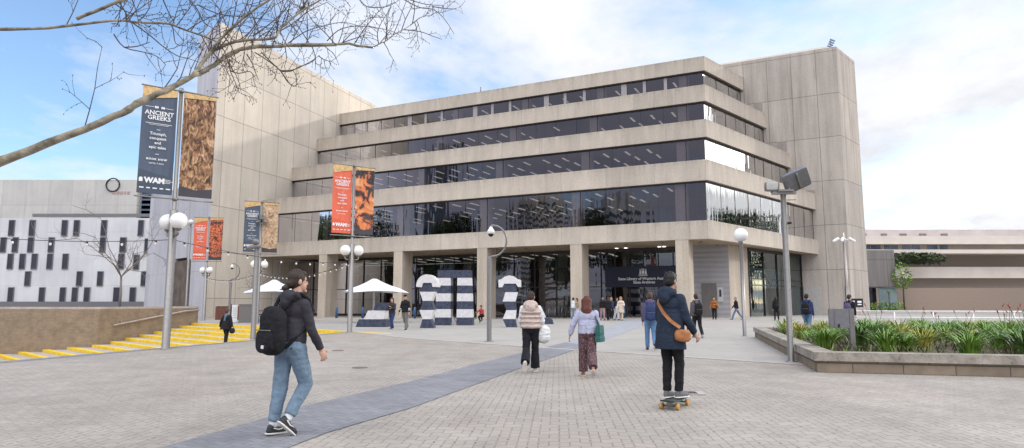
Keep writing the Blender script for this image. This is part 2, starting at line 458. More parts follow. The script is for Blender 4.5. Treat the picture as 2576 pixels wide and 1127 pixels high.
# ------------------------------------------------------------------ sky and sun
SUN_EL, SUN_AZ = R(18.5), R(69)           # low sun from the right, half behind the building, veiled by cloud
wd = bpy.data.worlds.new('World'); scene.world = wd; wd.use_nodes = True
t = NT(wd); bg = t.n.get('Background')
sky = t.n.new('ShaderNodeTexSky'); sky.sky_type = 'NISHITA'; sky.sun_disc = False
sky.sun_elevation = SUN_EL; sky.sun_rotation = SUN_AZ; sky.air_density = 1.0; sky.dust_density = .6; sky.ozone_density = 1.6
tc = t.n.new('ShaderNodeTexCoord'); sxyz = t.n.new('ShaderNodeSeparateXYZ'); t.link(tc.outputs['Generated'], sxyz.inputs[0])
zz = math_(t, 'ADD', math_(t, 'MAXIMUM', sxyz.outputs[2], 0.0), .22)
cv = t.n.new('ShaderNodeCombineXYZ'); t.link(math_(t, 'DIVIDE', sxyz.outputs[0], zz), cv.inputs[0]); t.link(math_(t, 'DIVIDE', sxyz.outputs[1], zz), cv.inputs[1])
mp = t.n.new('ShaderNodeMapping'); mp.inputs['Location'].default_value = (1.7, .35, 0); mp.inputs['Scale'].default_value = (1.0, .8, 1); t.link(cv.outputs[0], mp.inputs[0])
n1 = noise_fac(t, mp.outputs[0], 1.25, 9, .58, .25)
side = ramp(t, math_(t, 'ADD', math_(t, 'MULTIPLY', sxyz.outputs[0], .5), .5), [(.25, .49), (.62, .60)])
side = mixc(t, ramp(t, math_(t, 'ADD', math_(t, 'MULTIPLY', sxyz.outputs[1], .5), .5), [(.40, 1.0), (.60, 0.0)]), side, (.68, .68, .68))
mask = math_(t, 'ADD', n1, math_(t, 'SUBTRACT', side, .5))
mask = ramp(t, mask, [(.45, .06), (.555, .66), (.66, 1.0)])
n2 = noise_fac(t, mp.outputs[0], 2.6, 8, .6)
cloud = ramp(t, n2, [(.30, (.72, .75, .83)), (.50, (.95, .96, .99)), (.72, (1.06, 1.06, 1.06))])
back = ramp(t, math_(t, 'ADD', math_(t, 'MULTIPLY', sxyz.outputs[1], .5), .5), [(.22, (.84, .84, 1.0)), (.42, (.86, .86, .98)), (.62, (1, 1, 1))])
low = ramp(t, sxyz.outputs[2], [(.30, 1.0), (.50, 0.0)])           # heavy grey cloud low behind the viewer, bright overhead
cloud = mixc(t, low, cloud, mixc(t, 1.0, cloud, back, 'MULTIPLY'))
up_ = ramp(t, math_(t, 'ADD', math_(t, 'MULTIPLY', sxyz.outputs[1], .5), .5), [(.30, 1.42), (.62, .50)])  # upper sky behind the viewer brightened to light the front facade
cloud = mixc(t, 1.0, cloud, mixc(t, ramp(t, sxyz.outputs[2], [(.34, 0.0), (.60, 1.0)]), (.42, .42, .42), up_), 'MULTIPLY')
WS = .12
cl = mixc(t, 1.0, cloud, (2.45 / WS / 10,) * 3, 'MULTIPLY')
sc_ = t.n.new('ShaderNodeVectorMath'); sc_.operation = 'SCALE'; sc_.inputs[3].default_value = 10.0; t.link(cl, sc_.inputs[0])
skb = t.n.new('ShaderNodeVectorMath'); skb.operation = 'SCALE'; skb.inputs[3].default_value = 2.2; t.link(mixc(t, 1.0, sky.outputs[0], (.84, .96, 1.10), 'MULTIPLY'), skb.inputs[0])
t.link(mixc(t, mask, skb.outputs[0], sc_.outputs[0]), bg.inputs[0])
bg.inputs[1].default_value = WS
sl = bpy.data.lights.new('sun', 'SUN'); so = bpy.data.objects.new('sun', sl); COL.objects.link(so)
sl.energy = 1.2; sl.angle = R(2); sl.color = (1, .95, .87)
sd = Vector((math.sin(SUN_AZ) * math.cos(SUN_EL), math.cos(SUN_AZ) * math.cos(SUN_EL), math.sin(SUN_EL)))
so.rotation_euler = sd.to_track_quat('Z', 'Y').to_euler(); so.location = sd * 60
# ------------------------------------------------------------------ ground
def ground_sheet(name, poly, m, dz=0.0, step=None, kind='structure'):
    """flat polygon, gridded where the forecourt rises gently"""
    bm = bmesh.new()
    vs = [bm.verts.new((p[0], p[1], 0)) for p in poly]
    bm.faces.new(vs)
    if step:
        xs = [p[0] for p in poly]; ys = [p[1] for p in poly]
        for ax, lo, hi in ((0, min(xs), max(xs)), (1, min(ys), max(ys))):
            k = lo + step
            while k < hi:
                n = (1, 0, 0) if ax == 0 else (0, 1, 0); c = (k, 0, 0) if ax == 0 else (0, k, 0)
                bmesh.ops.bisect_plane(bm, geom=bm.verts[:] + bm.edges[:] + bm.faces[:], plane_co=c, plane_no=n)
                k += step
    for v in bm.verts: v.co.z = dz + gz(v.co.x, v.co.y)
    bmesh.ops.recalc_face_normals(bm, faces=bm.faces)
    for f in bm.faces:
        if f.normal.z < 0: f.normal_flip()
    me = bpy.data.meshes.new(name); bm.to_mesh(me); bm.free(); me.materials.append(m)
    return tag(link(name, me), kind=kind)

# the amphitheatre pit on the left is a hole in the plaza: kerb line, top step line, wall line
PA = Vector((-7.72, 31.6)); PB = Vector((-21.7, 44.7)); PC = Vector((-23.9, 38.4)); PE = Vector((-52.0, 43.0)); PF = Vector((-52.0, 3.4)); PD = Vector((-15.6, 3.4))
bm = bmesh.new()
outer = [(-900, -700), (900, -700), (900, 1500), (-900, 1500)]
# strips round the rising forecourt region [-5, 60] x [26, 90] and the pit
def loop(ps):
    vs = [bm.verts.new((p[0], p[1], 0)) for p in ps]
    return [bm.edges.new((vs[i], vs[(i + 1) % len(vs)])) for i in range(len(vs))]
fx0, fx1, fy0, fy1 = -5.0, 70.0, 26.0, 96.0
ed = loop(outer) + loop([PA, PB, PC, PE, PF, PD]) + loop([(fx0, fy0), (fx1, fy0), (fx1, fy1), (fx0, fy1)])
bmesh.ops.triangle_fill(bm, edges=ed, use_beauty=True)
kill = []
for f in bm.faces:
    c = f.calc_center_median()
    if fx0 < c.x < fx1 and fy0 < c.y < fy1: kill.append(f)
bmesh.ops.delete(bm, geom=kill, context='FACES')
N = 1.5; nx = int((fx1 - fx0) / N); ny = int((fy1 - fy0) / N)
gr = [[bm.verts.new((fx0 + (fx1 - fx0) * i / nx, fy0 + (fy1 - fy0) * j / ny, 0)) for j in range(ny + 1)] for i in range(nx + 1)]
for i in range(nx):
    for j in range(ny): bm.faces.new((gr[i][j], gr[i + 1][j], gr[i + 1][j + 1], gr[i][j + 1]))
for v in bm.verts:
    if fx0 <= v.co.x <= fx1 and fy0 <= v.co.y <= fy1: v.co.z = gz(v.co.x, v.co.y)
bmesh.ops.recalc_face_normals(bm, faces=bm.faces)
for f in bm.faces:
    if f.normal.z < 0: f.normal_flip()
me = bpy.data.meshes.new('plaza_paving'); bm.to_mesh(me); bm.free(); me.materials.append(M['pavers'])
tag(link('plaza_paving', me), kind='structure')

# smooth forecourt beyond the diagonal edging stones
e0, e1, e2, e3 = Vector((-7.6, 31.7)), Vector((-3.9, 25.8)), Vector((.25, 21.3)), Vector((7.0, 14.55))
ground_sheet('forecourt_paving', [e0, e1, e2, e3, (9.6, 25), (10.2, 27.2), (40, 20), (46, 66), (-28, 76), (-24.0, 52), PB], M['forecourt'], .004, 1.5)
for a, b in ((e0, e1), (e1, e2), (e2, e3)):
    n = Vector((b.y - a.y, -(b.x - a.x))).normalized() * .07
    ground_sheet('edging_strip', [a - n, b - n, b + n, a + n], M['edging'], .009, 1.0)
# blue grey band from the foreground to the entrance
bl = [G(*q) for q in ((200, 1200), (405, 1127), (624, 1065), (757, 1024), (1033, 960), (1200, 915), (1420, 862))]; br_ = [G(*q) for q in ((560, 1200), (718, 1130), (820, 1090), (1033, 1027), (1310, 926), (1480, 869))]
d1 = (bl[-1] - bl[-2]).normalized(); d3 = (bl[0] - bl[1]).normalized()
ground_sheet('paving_band', [bl[0] + d3 * 5] + bl + [bl[-1] + d1 * .3, br_[-1] + d1 * .3] + br_[::-1] + [br_[0] + d3 * 5], M['band'], .008, None)
be = [GG(1420, 862), GG(1570, 806), GG(1645, 806), GG(1480, 869)]
M['band_f'] = plain('bluish_paving_band', (.31, .32, .35), .8, scale=2, kind='World')
ground_sheet('paving_band', be, M['band_f'], .010, 1.5)
# darker border strip along the sunken steps
kd = (PD - PA).normalized(); kn = Vector((kd.y, -kd.x)); kn = kn if kn.x > 0 else -kn
ground_sheet('paving_border', [PA, PD, PD + kn * .55, PA + kn * .3], M['band'], .006, None)

# sunken steps: treads and yellow painted noses descend towards the lower left
sd_ = (PB - PA).normalized(); sn = Vector((-.683, -.73)); sn = (sn - sd_ * sn.dot(sd_)).normalized()
if sn.y > 0: sn = -sn
steps = tag(empty('sunken_steps'), 'broad sunken steps with yellow painted edges below the brick wall at left', 'steps')
tr = MB(); RISE, TREAD, NST = .15, .90, 14
for k in range(NST):
    a = PA - sd_ * 3 + sn * (TREAD * k); b = PB + sd_ * 16 + sn * (TREAD * k)
    z0 = -RISE * (k + 1)
    tr.prism([a, b, b + sn * TREAD, a + sn * TREAD], z0 - .3, z0)
pit = PA + sn * (TREAD * NST)
tr.prism([pit - sd_ * 20, pit + sd_ * 30, pit + sd_ * 30 + sn * 30, pit - sd_ * 20 + sn * 30], -RISE * NST - .5, -RISE * NST - .2)
tr.build('treads', M['step'], steps)
for k in range(NST):
    a = PA - sd_ * 3 + sn * (TREAD * k); b = PB + sd_ * 14 + sn * (TREAD * k); zt = -RISE * k
    y = MB(); y.prism([a - sn * .26, b - sn * .26, b + sn * .012, a + sn * .012], zt - RISE + .001, zt + .004 if k else zt + .012)
    y.build('yellow_edge', M['yellow'], steps)
# retaining face under the plaza kerb (seen only from the side)
MB().wall(PD, PA, .12, -3.0, -.012).build('retaining_face', M['step'], steps)

# brick wall with handrail at the far left
wl = empty('brick_wall', label='tan brick retaining wall with a sloping rail beside the yellow steps', cat='wall')
wa = PB + Vector((.35, .35)); wb = PC
MB().wall(wa, wb, -.35, -3.2, 1.0).wall(wb, PE, -.35, -3.2, 1.0).build('wall', M['tan_brick'], wl)
MB().wall(wa + (wa - wb).normalized() * .06, wb, -.47, 1.0, 1.12).wall(wb, PE, -.47, 1.0, 1.118).build('coping', M['step'], wl)
wd2 = (wb - wa).normalized(); wn = Vector((wd2.y, -wd2.x)); wn = -wn if wn.x < 0 else wn
hr = MB(); P = lambda s_, z: Vector((*(wa + wd2 * s_ + wn * .14), z))
hr.tube([P(.05, .88), P(1.2, .82), P(6.3, .05)], .045)
for s_ in (1.2, 3.5, 5.8): hr.tube([P(s_, .85 - (s_ - 1.2) * .108), P(s_, .75 - (s_ - 1.2) * .108), P(s_, .75 - (s_ - 1.2) * .108) - Vector((*wn * .16, 0))], .02)
hr.build('handrail', M['step'], wl)

# ------------------------------------------------------------------ the library building
KB = 1.13
def b2(x, y): return Vector((x * KB, y * KB))
def bz(z): return EYE + (z - EYE) * KB
BF = Vector((-.8988, .4384)); BN = Vector((.4384, .8988))      # along the front, into the building
BS = Vector((.6947, .7193)); BM = Vector((-.7193, .6947))      # along the side, into the building
C0 = b2(12.53, 41.36); CST = b2(1.13, 3.67)
W0 = b2(-20.03, 65.67); WD = Vector((.3256, .9455))
T0 = b2(25.75, 55.06); TD = Vector((-.8829, .4695))
def isect(p, d, q, e):
    den = d.x * e.y - d.y * e.x
    t_ = ((q.x - p.x) * e.y - (q.y - p.y) * e.x) / den
    return p + d * t_
def corner(k, dn, dm=None):
    c = C0 + CST * k
    return isect(c + BN * dn, BF, c + BM * (dn if dm is None else dm), BS)
def outline(k, d, dm=None):
    c = corner(k, d, dm)
    return isect(c, BF, W0, WD), c, isect(c, BS, T0, TD)
lib = tag(empty('library_building'), 'five storey stepped concrete library with long bands of tinted glass', 'building')
FZ = [(5.4, 6.59), (9.18, 10.53), (12.95, 14.22), (16.7, 18.0), (20.45, 21.68)]
LEV = [0, 0, 1, 2, 3]
BAYS = [0.0, 2.0, 10.2, 18.55, 27.1, 35.8]          # column lines, metres along the front from the corner
def p3(p, z): return Vector((p.x, p.y, z))
strips = []
for k, (za, zb) in enumerate(FZ):
    za, zb = bz(za), bz(zb); lv = LEV[k]
    L, C, Rr = outline(lv, 0); L2, C2, R2 = outline(lv, .4)
    L = L + BF * .08; L2 = L2 + BF * .08; Rr = Rr + BS * .02; R2 = R2 + BS * .02
    fa = MB(); fa.prism([L, C, C2, L2], za, zb); fa.build('fascia', M['con'], lib)
    fb = MB(); fb.prism([C, Rr, R2, C2], za, zb); fb.build('fascia', M['con'], lib)
    # dark shadow gap strip beneath the fascia, slab (ceiling below, terrace above)
    sl_ = MB(); back = L2 + WD * 17
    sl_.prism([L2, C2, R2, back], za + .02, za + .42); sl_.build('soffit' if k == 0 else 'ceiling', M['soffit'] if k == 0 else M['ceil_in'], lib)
    MB().prism([L2 + BN * .1, C2 + BN * .1 - BS * .0, R2 + BF * .1, back], za + .425, za + .5).build('floor', M['floor_in'], lib)
roofp = outline(3, .45)
MB().prism([roofp[0], roofp[1], roofp[2], roofp[0] + WD * 17], bz(21.2), bz(21.4)).build('roof', M['con_plain'], lib)

def glaze(name_top, k, zlo, zhi, inset, gm_front, gm_side, mull, wide=False):
    """the window band under fascia k: one window per bay"""
    lv = LEV[k]
    L, C, Rr = outline(lv, inset)
    length = (L - C).length
    ts = [0.0] + [b - .55 for b in BAYS[1:]] + [length]
    ts = [x for x in ts if x <= length - .5] + [length]
    def bay(a, b, gm, nrm, n):
        w = MB(); d = (b - a).normalized(); ln = (b - a).length
        for i in range(n):                              # each pane sits a few millimetres out of true
            q0, q1 = a + d * (ln * i / n), a + d * (ln * (i + 1) / n); e = [nrm * rnd_p.uniform(-.007, .007) for _ in range(4)]
            w.quad(p3(q0 + e[0], zlo), p3(q1 + e[1], zlo), p3(q1 + e[2], zhi), p3(q0 + e[3], zhi))
        wo = w.build('window', gm, lib)
        fr = MB()
        wd_ = .014
        for i in range(n + 1):
            p = a + d * (ln * i / n)
            ww = .05 if i in (0, n) else wd_
            fr.box(p3(p + nrm * .016, (zlo + zhi) / 2), (ww, .014, zhi - zlo), Matrix.Rotation(math.atan2(d.y, d.x), 3, 'Z'))
        for z, h in ((zhi - .07, .14), (zlo + .04, .08)):
            fr.box(p3((a + b) / 2 + nrm * .035, z), (ln, .06, h), Matrix.Rotation(math.atan2(d.y, d.x), 3, 'Z'))
        fr.build('frame', M['frame'], wo)
        if wide:
            pf = MB()
            for i in range(1, n):
                p = a + d * (ln * i / n); pf.box(p3(p + nrm * .045, (zlo + zhi) / 2), (.30 if i % 3 else .55, .03, zhi - zlo), Matrix.Rotation(math.atan2(d.y, d.x), 3, 'Z'))
            pf.build('pier', M['pale_frame'], wo)
    for i in range(len(ts) - 1):
        a, b = C + BF * ts[i], C + BF * ts[i + 1]
        bay(a, b, gm_front, -BN, max(1, round((b - a).length / 2.1)))
    sl = (Rr - C).length
    nb = 3
    for i in range(nb): bay(C + BS * (sl * i / nb), C + BS * (sl * (i + 1) / nb), gm_side, -BM, max(1, round(sl / nb / 2.1)))
    return length, sl

rnd = random.Random(3); rnd_p = random.Random(8)
for k in (1, 2, 3, 4):
    zlo = bz(FZ[k - 1][0]) + .5; zhi = bz(FZ[k][0]) + .02
    length, sl = glaze('w', k, zlo, zhi, .32, M['g_front'], M['g_side'], 1.0, wide=(k == 4))
    L, C, Rr = outline(LEV[k], .9)
    for b in BAYS[1:]:                                  # interior columns on the bay lines
        if b < length - 1:
            c = corner(LEV[k], .32) + BF * (b - .2) + BN * .47
            MB().box(p3(c, (zlo + zhi) / 2), (.85, .8, zhi - zlo - .004), Matrix.Rotation(math.atan2(BF.y, BF.x), 3, 'Z')).build('interior_column', M['col_in'], lib)
    # dark partition deep inside
    q = outline(LEV[k], 13.0)
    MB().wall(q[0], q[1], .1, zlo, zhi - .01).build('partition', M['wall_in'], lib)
    e0 = outline(LEV[k], .5)[0] - BF * .06; e1 = outline(LEV[k], 13.0)[0] - BF * .06      # thin dark skin added to hide daylight on the wing wall inside
    MB().wall(e0, e1, -.05, zlo, zhi - .01).build('shade_skin', M['brown_in'], lib)
    MB().wall(q[1], outline(LEV[k], .6)[2] - BS * 1.5, .1, zlo, zhi - .01).build('partition', M['wall_in'], lib)  # added to close the storey's open back against daylight
    rows = int(length / 1.95); dmax = {1: 5, 2: 3, 3: 2, 4: 1}[k]
    for i in range(rows):
        tt = 1.2 + i * 1.95
        for j in range(dmax):
            c = corner(LEV[k], 3.0 + j * 2.35) + BF * (tt + .12 * math.sin(i * 3.1))
            if rnd.random() < .82: strips.append((c, bz(FZ[k][0]) - .02, k))

# ground floor: deep recess behind fin columns
RI = 6.2
zc = bz(5.4)
rec = corner(0, RI)
A_ = C0 + BN * RI; A_ = isect(A_, BF, b2(15.26, 46.15), BS)
WL = isect(A_, BF, W0, WD)
def gf(t_): return isect(C0 + BF * t_, BN, A_, BF)
for b in BAYS[1:]:
    c = C0 + BF * b + BN * .82
    g0 = gz(c.x, c.y)
    co = MB(); co.box(p3(c, (zc + .02 + g0 - .05) / 2), (.95, 1.6, zc + .02 - g0 + .05), Matrix.Rotation(math.atan2(BF.y, BF.x), 3, 'Z')); co.build('column', M['con_plain'], lib)
gts = [3.0, 10.2, 18.55, 27.1, 35.8, 44.6]
def shop(a, b, n, hrow=(.45,), gm=None, z0=.1, z1=None):
    z1 = z1 or zc
    w = MB(); w.quad(p3(a, z0), p3(b, z0), p3(b, z1), p3(a, z1)); wo = w.build('window', gm or M['g_shop'], lib)
    fr = MB(); d = (b - a).normalized(); ln = (b - a).length; nn = Vector((d.y, -d.x)); nn = nn if nn.y < 0 else -nn
    ro = Matrix.Rotation(math.atan2(d.y, d.x), 3, 'Z')
    for i in range(n + 1): fr.box(p3(a + d * (ln * i / n) + nn * .05, (z0 + z1) / 2), (.07, .09, z1 - z0), ro)
    for h in hrow: fr.box(p3((a + b) / 2 + nn * .055, z0 + (z1 - z0) * h), (ln, .08, .07), ro)
    for z, hh in ((z1 - .12, .24), (z0 + .06, .12)): fr.box(p3((a + b) / 2 + nn * .06, z), (ln, .1, hh), ro)
    fr.build('frame', M['frame'], wo)
    return wo
for i in range(1, len(gts) - 1):
    a, b = gf(gts[i]), gf(gts[i + 1] if i < len(gts) - 2 else (WL - gf(0)).length)
    w = shop(a, b, 4)
    # light steel bracing behind the glass
    tb = MB(); d = (b - a).normalized(); ln = (b - a).length; ins = BN * .7
    for j in range(4):
        u0, u1 = a + d * (ln * j / 4) + ins, a + d * (ln * (j + 1) / 4) + ins
        tb.tube([p3(u0, 2.6), p3(u1, 4.4)], .03, 6); tb.tube([p3(u0, 4.4), p3(u1, 2.6)], .03, 6)
    tb.tube([p3(a + ins, 4.4), p3(b + ins, 4.4)], .035, 6); tb.tube([p3(a + ins, 2.6), p3(b + ins, 2.6)], .035, 6)
    tb.build('bracing', M['steel'], w)
# entrance bay: dark portal, glass doors below the name board
ea, eb = gf(2.75), gf(10.2)
shop(ea, eb, 6, (.5,), M['g_shop'], .1)
ed_ = (eb - ea).normalized()
# ribbed grey wall, corner pier, side glazing under the overhang
RB = 1.0
cw0 = gf(2.72); cw1 = A_
wv_ = MB(); wv_.wall(cw0, cw1, .3, -.1, zc); wv_.build('cladding_wall', M['ribbed'], lib)
Pq = isect(A_, BS, Vector((0, 0)), ray(1882, 700).xy)
MB().wall(cw1, Pq, .3, -.1, zc).build('cladding_wall', M['con_plain'], lib)
Ts = isect(A_, BS, T0, TD)
w = shop(Pq + BS * .05, Ts, 4, (.47, .56), M['g_clear'])
tb = MB(); d = (Ts - Pq).normalized(); ln = (Ts - Pq).length; ins = Vector((-d.y, d.x)) * .6
for j in range(8):
    u0, u1 = Pq + d * (ln * j / 8) + ins, Pq + d * (ln * (j + 1) / 8) + ins
    za_, zb_ = (4.35, 2.75) if j % 2 else (2.75, 4.35)
    tb.tube([p3(u0, za_), p3(u1, zb_)], .035, 6)
tb.build('bracing', M['steel_d'], w)
gb = MB(); gb.wall(Pq + ins * 3.0 + d * .4, Ts + ins * 3.0, .1, 2.7, 4.5); gb.build('blind', plain('pale_blue_blind', (.34, .45, .47), .8), lib)
MB().wall(Pq + ins * 4.0 + d * .4, Ts + ins * 4.0, .1, 0, 6).build('partition', M['wall_in'], lib)
# ground floor interior
gq0, gq1 = isect(gf(0) + BN * 12, BF, W0, WD), gf(0) + BN * 12
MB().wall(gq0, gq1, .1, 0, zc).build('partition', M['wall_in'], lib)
for i in range(15):
    for j in range(4):
        c = gf(11.0 + i * 2.25 + .3 * (j % 2)) + BN * (1.4 + j * 2.1); strips.append((c, zc - .02, 0))
for tt in (14.4, 22.7, 31.2, 39.5):
    c = gf(tt) + BN * 1.6; MB().box(p3(c, zc / 2 + .05), (.7, .7, zc - .12), Matrix.Rotation(math.atan2(BF.y, BF.x), 3, 'Z')).build('interior_column', M['con_plain'], lib)
# door in the ribbed wall and the notices beside it
dd = (cw1 - cw0).normalized(); dn_ = Vector((dd.y, -dd.x)); dn_ = dn_ if dn_.y < 0 else -dn_
dl = (cw1 - cw0).length; rz_ = math.atan2(dd.y, dd.x)
def on_ribbed(px): return isect(cw0 + dn_ * .04, dd, Vector((0, 0)), ray(px, 720).xy)
da, db = on_ribbed(1764), on_ribbed(1801)
dm_ = (da + db) / 2; gd = gz(dm_.x, dm_.y)
MB().box(p3(dm_, gd + 1.35), ((db - da).length, .06, 2.7), Matrix.Rotation(rz_, 3, 'Z')).build('door', plain('grey_metal_door', (.17, .155, .145), .5), lib)
na = on_ribbed(1811); nt = MB(); nt.box(p3(na + dn_ * .02, 2.0), (.45, .05, 1.15), Matrix.Rotation(rz_, 3, 'Z')); no_ = nt.build('intercom', plain('pale_steel', (.55, .55, .55), .4), lib)
MB().box(p3(na + dn_ * .06, 2.1), (.16, .04, .55), Matrix.Rotation(rz_, 3, 'Z')).build('screen', M['win_dark'], no_)
# recessed downlights in the soffit
for i in range(14):
    c = C0 + BF * (1 + i * 2.9) + BN * 2.2; 
    MB().lathe(p3(c, zc - .005), [(.02, 0), (.13, 0), (.14, .02)], 10).build('downlight', M['frame'], lib)
for i in range(6):
    c = corner(0, 2.2) + BS * (1.0 + i * 2.9)
    MB().lathe(p3(c, zc - .005), [(.02, 0), (.13, 0), (.14, .02)], 10).build('downlight', M['frame'], lib)
# ceiling strip lights: the nearest hundred are parts, the rest one mass
strips.sort(key=lambda s_: -(s_[2] == 1) * 100 + s_[0].length)
rest = MB(); base_me = None
lrot = Matrix.Rotation(math.atan2(BN.y, BN.x), 3, 'Z')
sm = MB().box((0, 0, 0), (1.5, .17, .03)).mesh('ceiling_light'); sm.materials.append(M['lamp_in'])
for i, (c, z, k) in enumerate(strips):
    if i < 96:
        o = link('ceiling_light', sm, lib); o.location = (c.x, c.y, z); o.rotation_euler = (0, 0, math.atan2(BN.y, BN.x))
    else: rest.box(p3(c, z), (1.5, .17, .03), lrot)
tag(rest.build('ceiling_lights', M['lamp_in'], lib), kind='stuff')

# blank end tower on the right
CT = b2(27.75, 54.0); TS = BS
tw = [CT + TD * (12 * KB), CT, CT + TS * (4.85 * KB), CT + TS * (4.85 * KB) + TD * (12 * KB)]
to_ = MB(); to_.prism(tw, -.2, bz(23.15)); to_.build('end_tower', M['con_tower'], lib)
cpx = MB(); cpx.prism([tw[0] + TS * 1.5 - TD * 0, tw[1] + TS * 1.5 + TD * 1.2, tw[2] - TS * .6 + TD * 1.2, tw[3] - TS * .6], bz(23.16), bz(23.75)); cpx.build('roof_upstand', M['beige_ren'], lib)
for px, py in ((1907, 275), (1967, 372), (2038, 495)):
    v = ray(px, py); q = isect(CT - Vector((.47, .883)) * .02, TD, Vector((0, 0)), v.xy); z = EYE + v.z * (q.y / v.y)
    MB().box(p3(q, z), (.8, .05, 1.25), Matrix.Rotation(math.atan2(TD.y, TD.x), 3, 'Z')).build('vent', concrete('vent_concrete', (.33, .29, .26)), lib)
# tower-side pale door
q = isect(CT - Vector((.47, .883)) * .02, TD, Vector((0, 0)), ray(2045, 760).xy)
MB().box(p3(q, gz(q.x, q.y) + 1.35), (1.5, .06, 2.7), Matrix.Rotation(math.atan2(TD.y, TD.x), 3, 'Z')).build('door', plain('pale_grey_door', (.42, .40, .38), .6), lib)
# roof aerials
ar = MB(); q = CT + TD * .6 + TS * .5
ar.tube([p3(q, bz(23.1)), p3(q, bz(23.9))], .05, 6)
for i in range(4): ar.box(p3(q + Vector((.1 * i - .1, 0)), bz(23.35) + i * .22), (.5, .12, .1), Matrix.Rotation(.4, 3, 'Y'))
ar.build('aerial', plain('blue_grey_aerial', (.16, .22, .32), .5), lib)
q = C0 + CST * 3 + BF * 24 + BN * .3
MB().tube([p3(q, bz(21.6)), p3(q, bz(22.2))], .07, 6).build('aerial', M['steel_d'], lib)

# blank wing on the left and its low pale annexe
KW = b2(-24.4, 52.7); LD = Vector((-.7071, .7071))
wing = [KW, KW + WD * 44, KW + WD * 44 + LD * (4.76 * KB), KW + LD * (4.76 * KB)]
bm_ = MB(); bm_.prism(wing, -.2, bz(24.75)); wo = bm_.build('wing', M['con_wing'], lib)
# the left face's lavender shade is a thin coloured skin 3 mm proud of the wing
nl = Vector((-.7071, -.7071))
MB().wall(KW + LD * (4.76 * KB) + nl * .02, KW + nl * .02, .02, -.2, bz(24.74)).build('shade_face', M['lav'], lib)
tA, tB, tC, tD = 1.3 * KB, 3.77 * KB, 7.53 * KB, 15.6 * KB
an = MB(); p0 = KW + nl * .06
def lp(t_, b=0.0): return p0 + LD * t_ - nl * b
hz_ = bz(11.6)
an.prism([lp(4.78 * KB), lp(tD), lp(tD, 9), lp(4.78 * KB, 9)], bz(5.2), hz_)
an.prism([lp(tC), lp(tD), lp(tD, 9), lp(tC, 9)], -.2, bz(5.2))
an.prism([lp(tB, 3.2), lp(tC, 3.2), lp(tC, 9), lp(tB, 9)], -.2, bz(5.2))
an.build('annexe', M['lav'], lib)
MB().quad(p3(lp(tB, -.02), -.2), p3(lp(tC, -.02), -.2), p3(lp(tC, -.02), bz(4.9)), p3(lp(tB, -.02), bz(5.0))).build('porch_shade', plain('brown_porch_shade', (.11, .085, .065), .8, scale=1.0, var=.4), lib)  # flat brown sheet over the porch mouth, coloured like its shaded inside
# dark end panel at the foot of the wing where the recess begins
MB().wall(WL + BF * .0, WL + BN * 6, -.1, 0, zc).build('partition', M['wall_in'], lib)

# ------------------------------------------------------------------ name board over the entrance
sg = empty('entrance_sign', label='dark navy name board with white crest and lettering above the glass entrance', cat='sign')
def on_rec(px, off): return isect(gf(0) - BN * off, BF, Vector((0, 0)), ray(px, 700).xy)
sa, sb = on_rec(1523, .45), on_rec(1716, .45)
zt_, zb_ = EYE + (760 - 672) / 1662 * sa.y, EYE + (760 - 723) / 1662 * sa.y
mid = (sa + sb) / 2; slen = (sb - sa).length
sg.location = p3(mid, zb_); sg.rotation_euler = (0, 0, math.atan2((sb - sa).y, (sb - sa).x))
MB().box((0, 0, (zt_ - zb_) / 2), (slen, .3, zt_ - zb_)).build('board', M['navy'], sg)
H_ = zt_ - zb_
tm = text_mesh(['State Library of Western Australia', 'State Archives'], .315, .95, .009)
lo = join_meshes([(tm, Matrix.Translation((.12, -.158, H_ * .31)) @ Matrix.Rotation(PI / 2, 4, 'X'))]).build('lettering', M['white'], sg)
cr = MB(); zc_ = H_ * .73
def cq(pts): 
    o = [(x * .82 + .05, -.158, zc_ + z * .82) for x, z in pts]; cr.add(o, [tuple(range(len(o)))])
cq([(-.14, .12), (-.14, -.12), (0, -.26), (.14, -.12), (.14, .12)])
for s_ in (-1, 1):
    cq([(s_ * .18, -.24), (s_ * .21, .05), (s_ * .27, .26), (s_ * .34, .30), (s_ * .33, .16), (s_ * .36, -.02), (s_ * .38, -.24)])
    cq([(s_ * .03, .16), (s_ * .14, .17), (s_ * .15, .36), (s_ * .08, .24), (s_ * .04, .38)])
cq([(-.48, -.29), (.48, -.29), (.40, -.36), (-.40, -.36)]); cq([(-.5, -.40), (.5, -.40), (.5, -.425), (-.5, -.425)])
cr.build('crest', M['white'], sg)
# dark fascia panel over the sign and the lights in it
for px in (1552, 1575, 1660, 1672):
    c = on_rec(px, 1.0); MB().ell(p3(c, zc - .03), (.16, .16, .02)).build('entrance_light', emit('entrance_lamp', (1, .97, .9), 3.0), lib)
# ------------------------------------------------------------------ lamp posts with globes and banners
def tri_poly(mb, pts, y=0.0): mb.add([(x, y, z) for x, z in pts], [tuple(range(len(pts)))])
def mat_banner(name, base, top):
    m, t, b = newmat(name)
    v = coords(t, 'Object'); s_ = t.n.new('ShaderNodeSeparateXYZ'); t.link(v, s_.inputs[0])
    f = noise_fac(t, coords(t, 'Object', (7, 1, .5)), 1.0, 3)
    c = ramp(t, f, [(.3, mul(base, .86)), (.7, mul(base, 1.1))])
    t.link(c, b.inputs['Base Color']); b.inputs['Roughness'].default_value = .65
    bump(t, b, f, .5, .03); return m
M['ban_navy'] = mat_banner('slate_blue_banner', (.075, .10, .145), None)
M['ban_navy2'] = plain('slate_blue_banner_foot', (.055, .075, .11), .65)
M['ban_or'] = mat_banner('orange_banner', (.72, .14, .07), None)
M['ban_or2'] = plain('orange_banner_foot', (.64, .12, .06), .65)
M['gold'] = plain('gold_banner_print', (.60, .40, .18), .6, scale=9, var=.3)
M['ban_dark'] = plain('dark_banner_foot', (.05, .045, .055), .65)
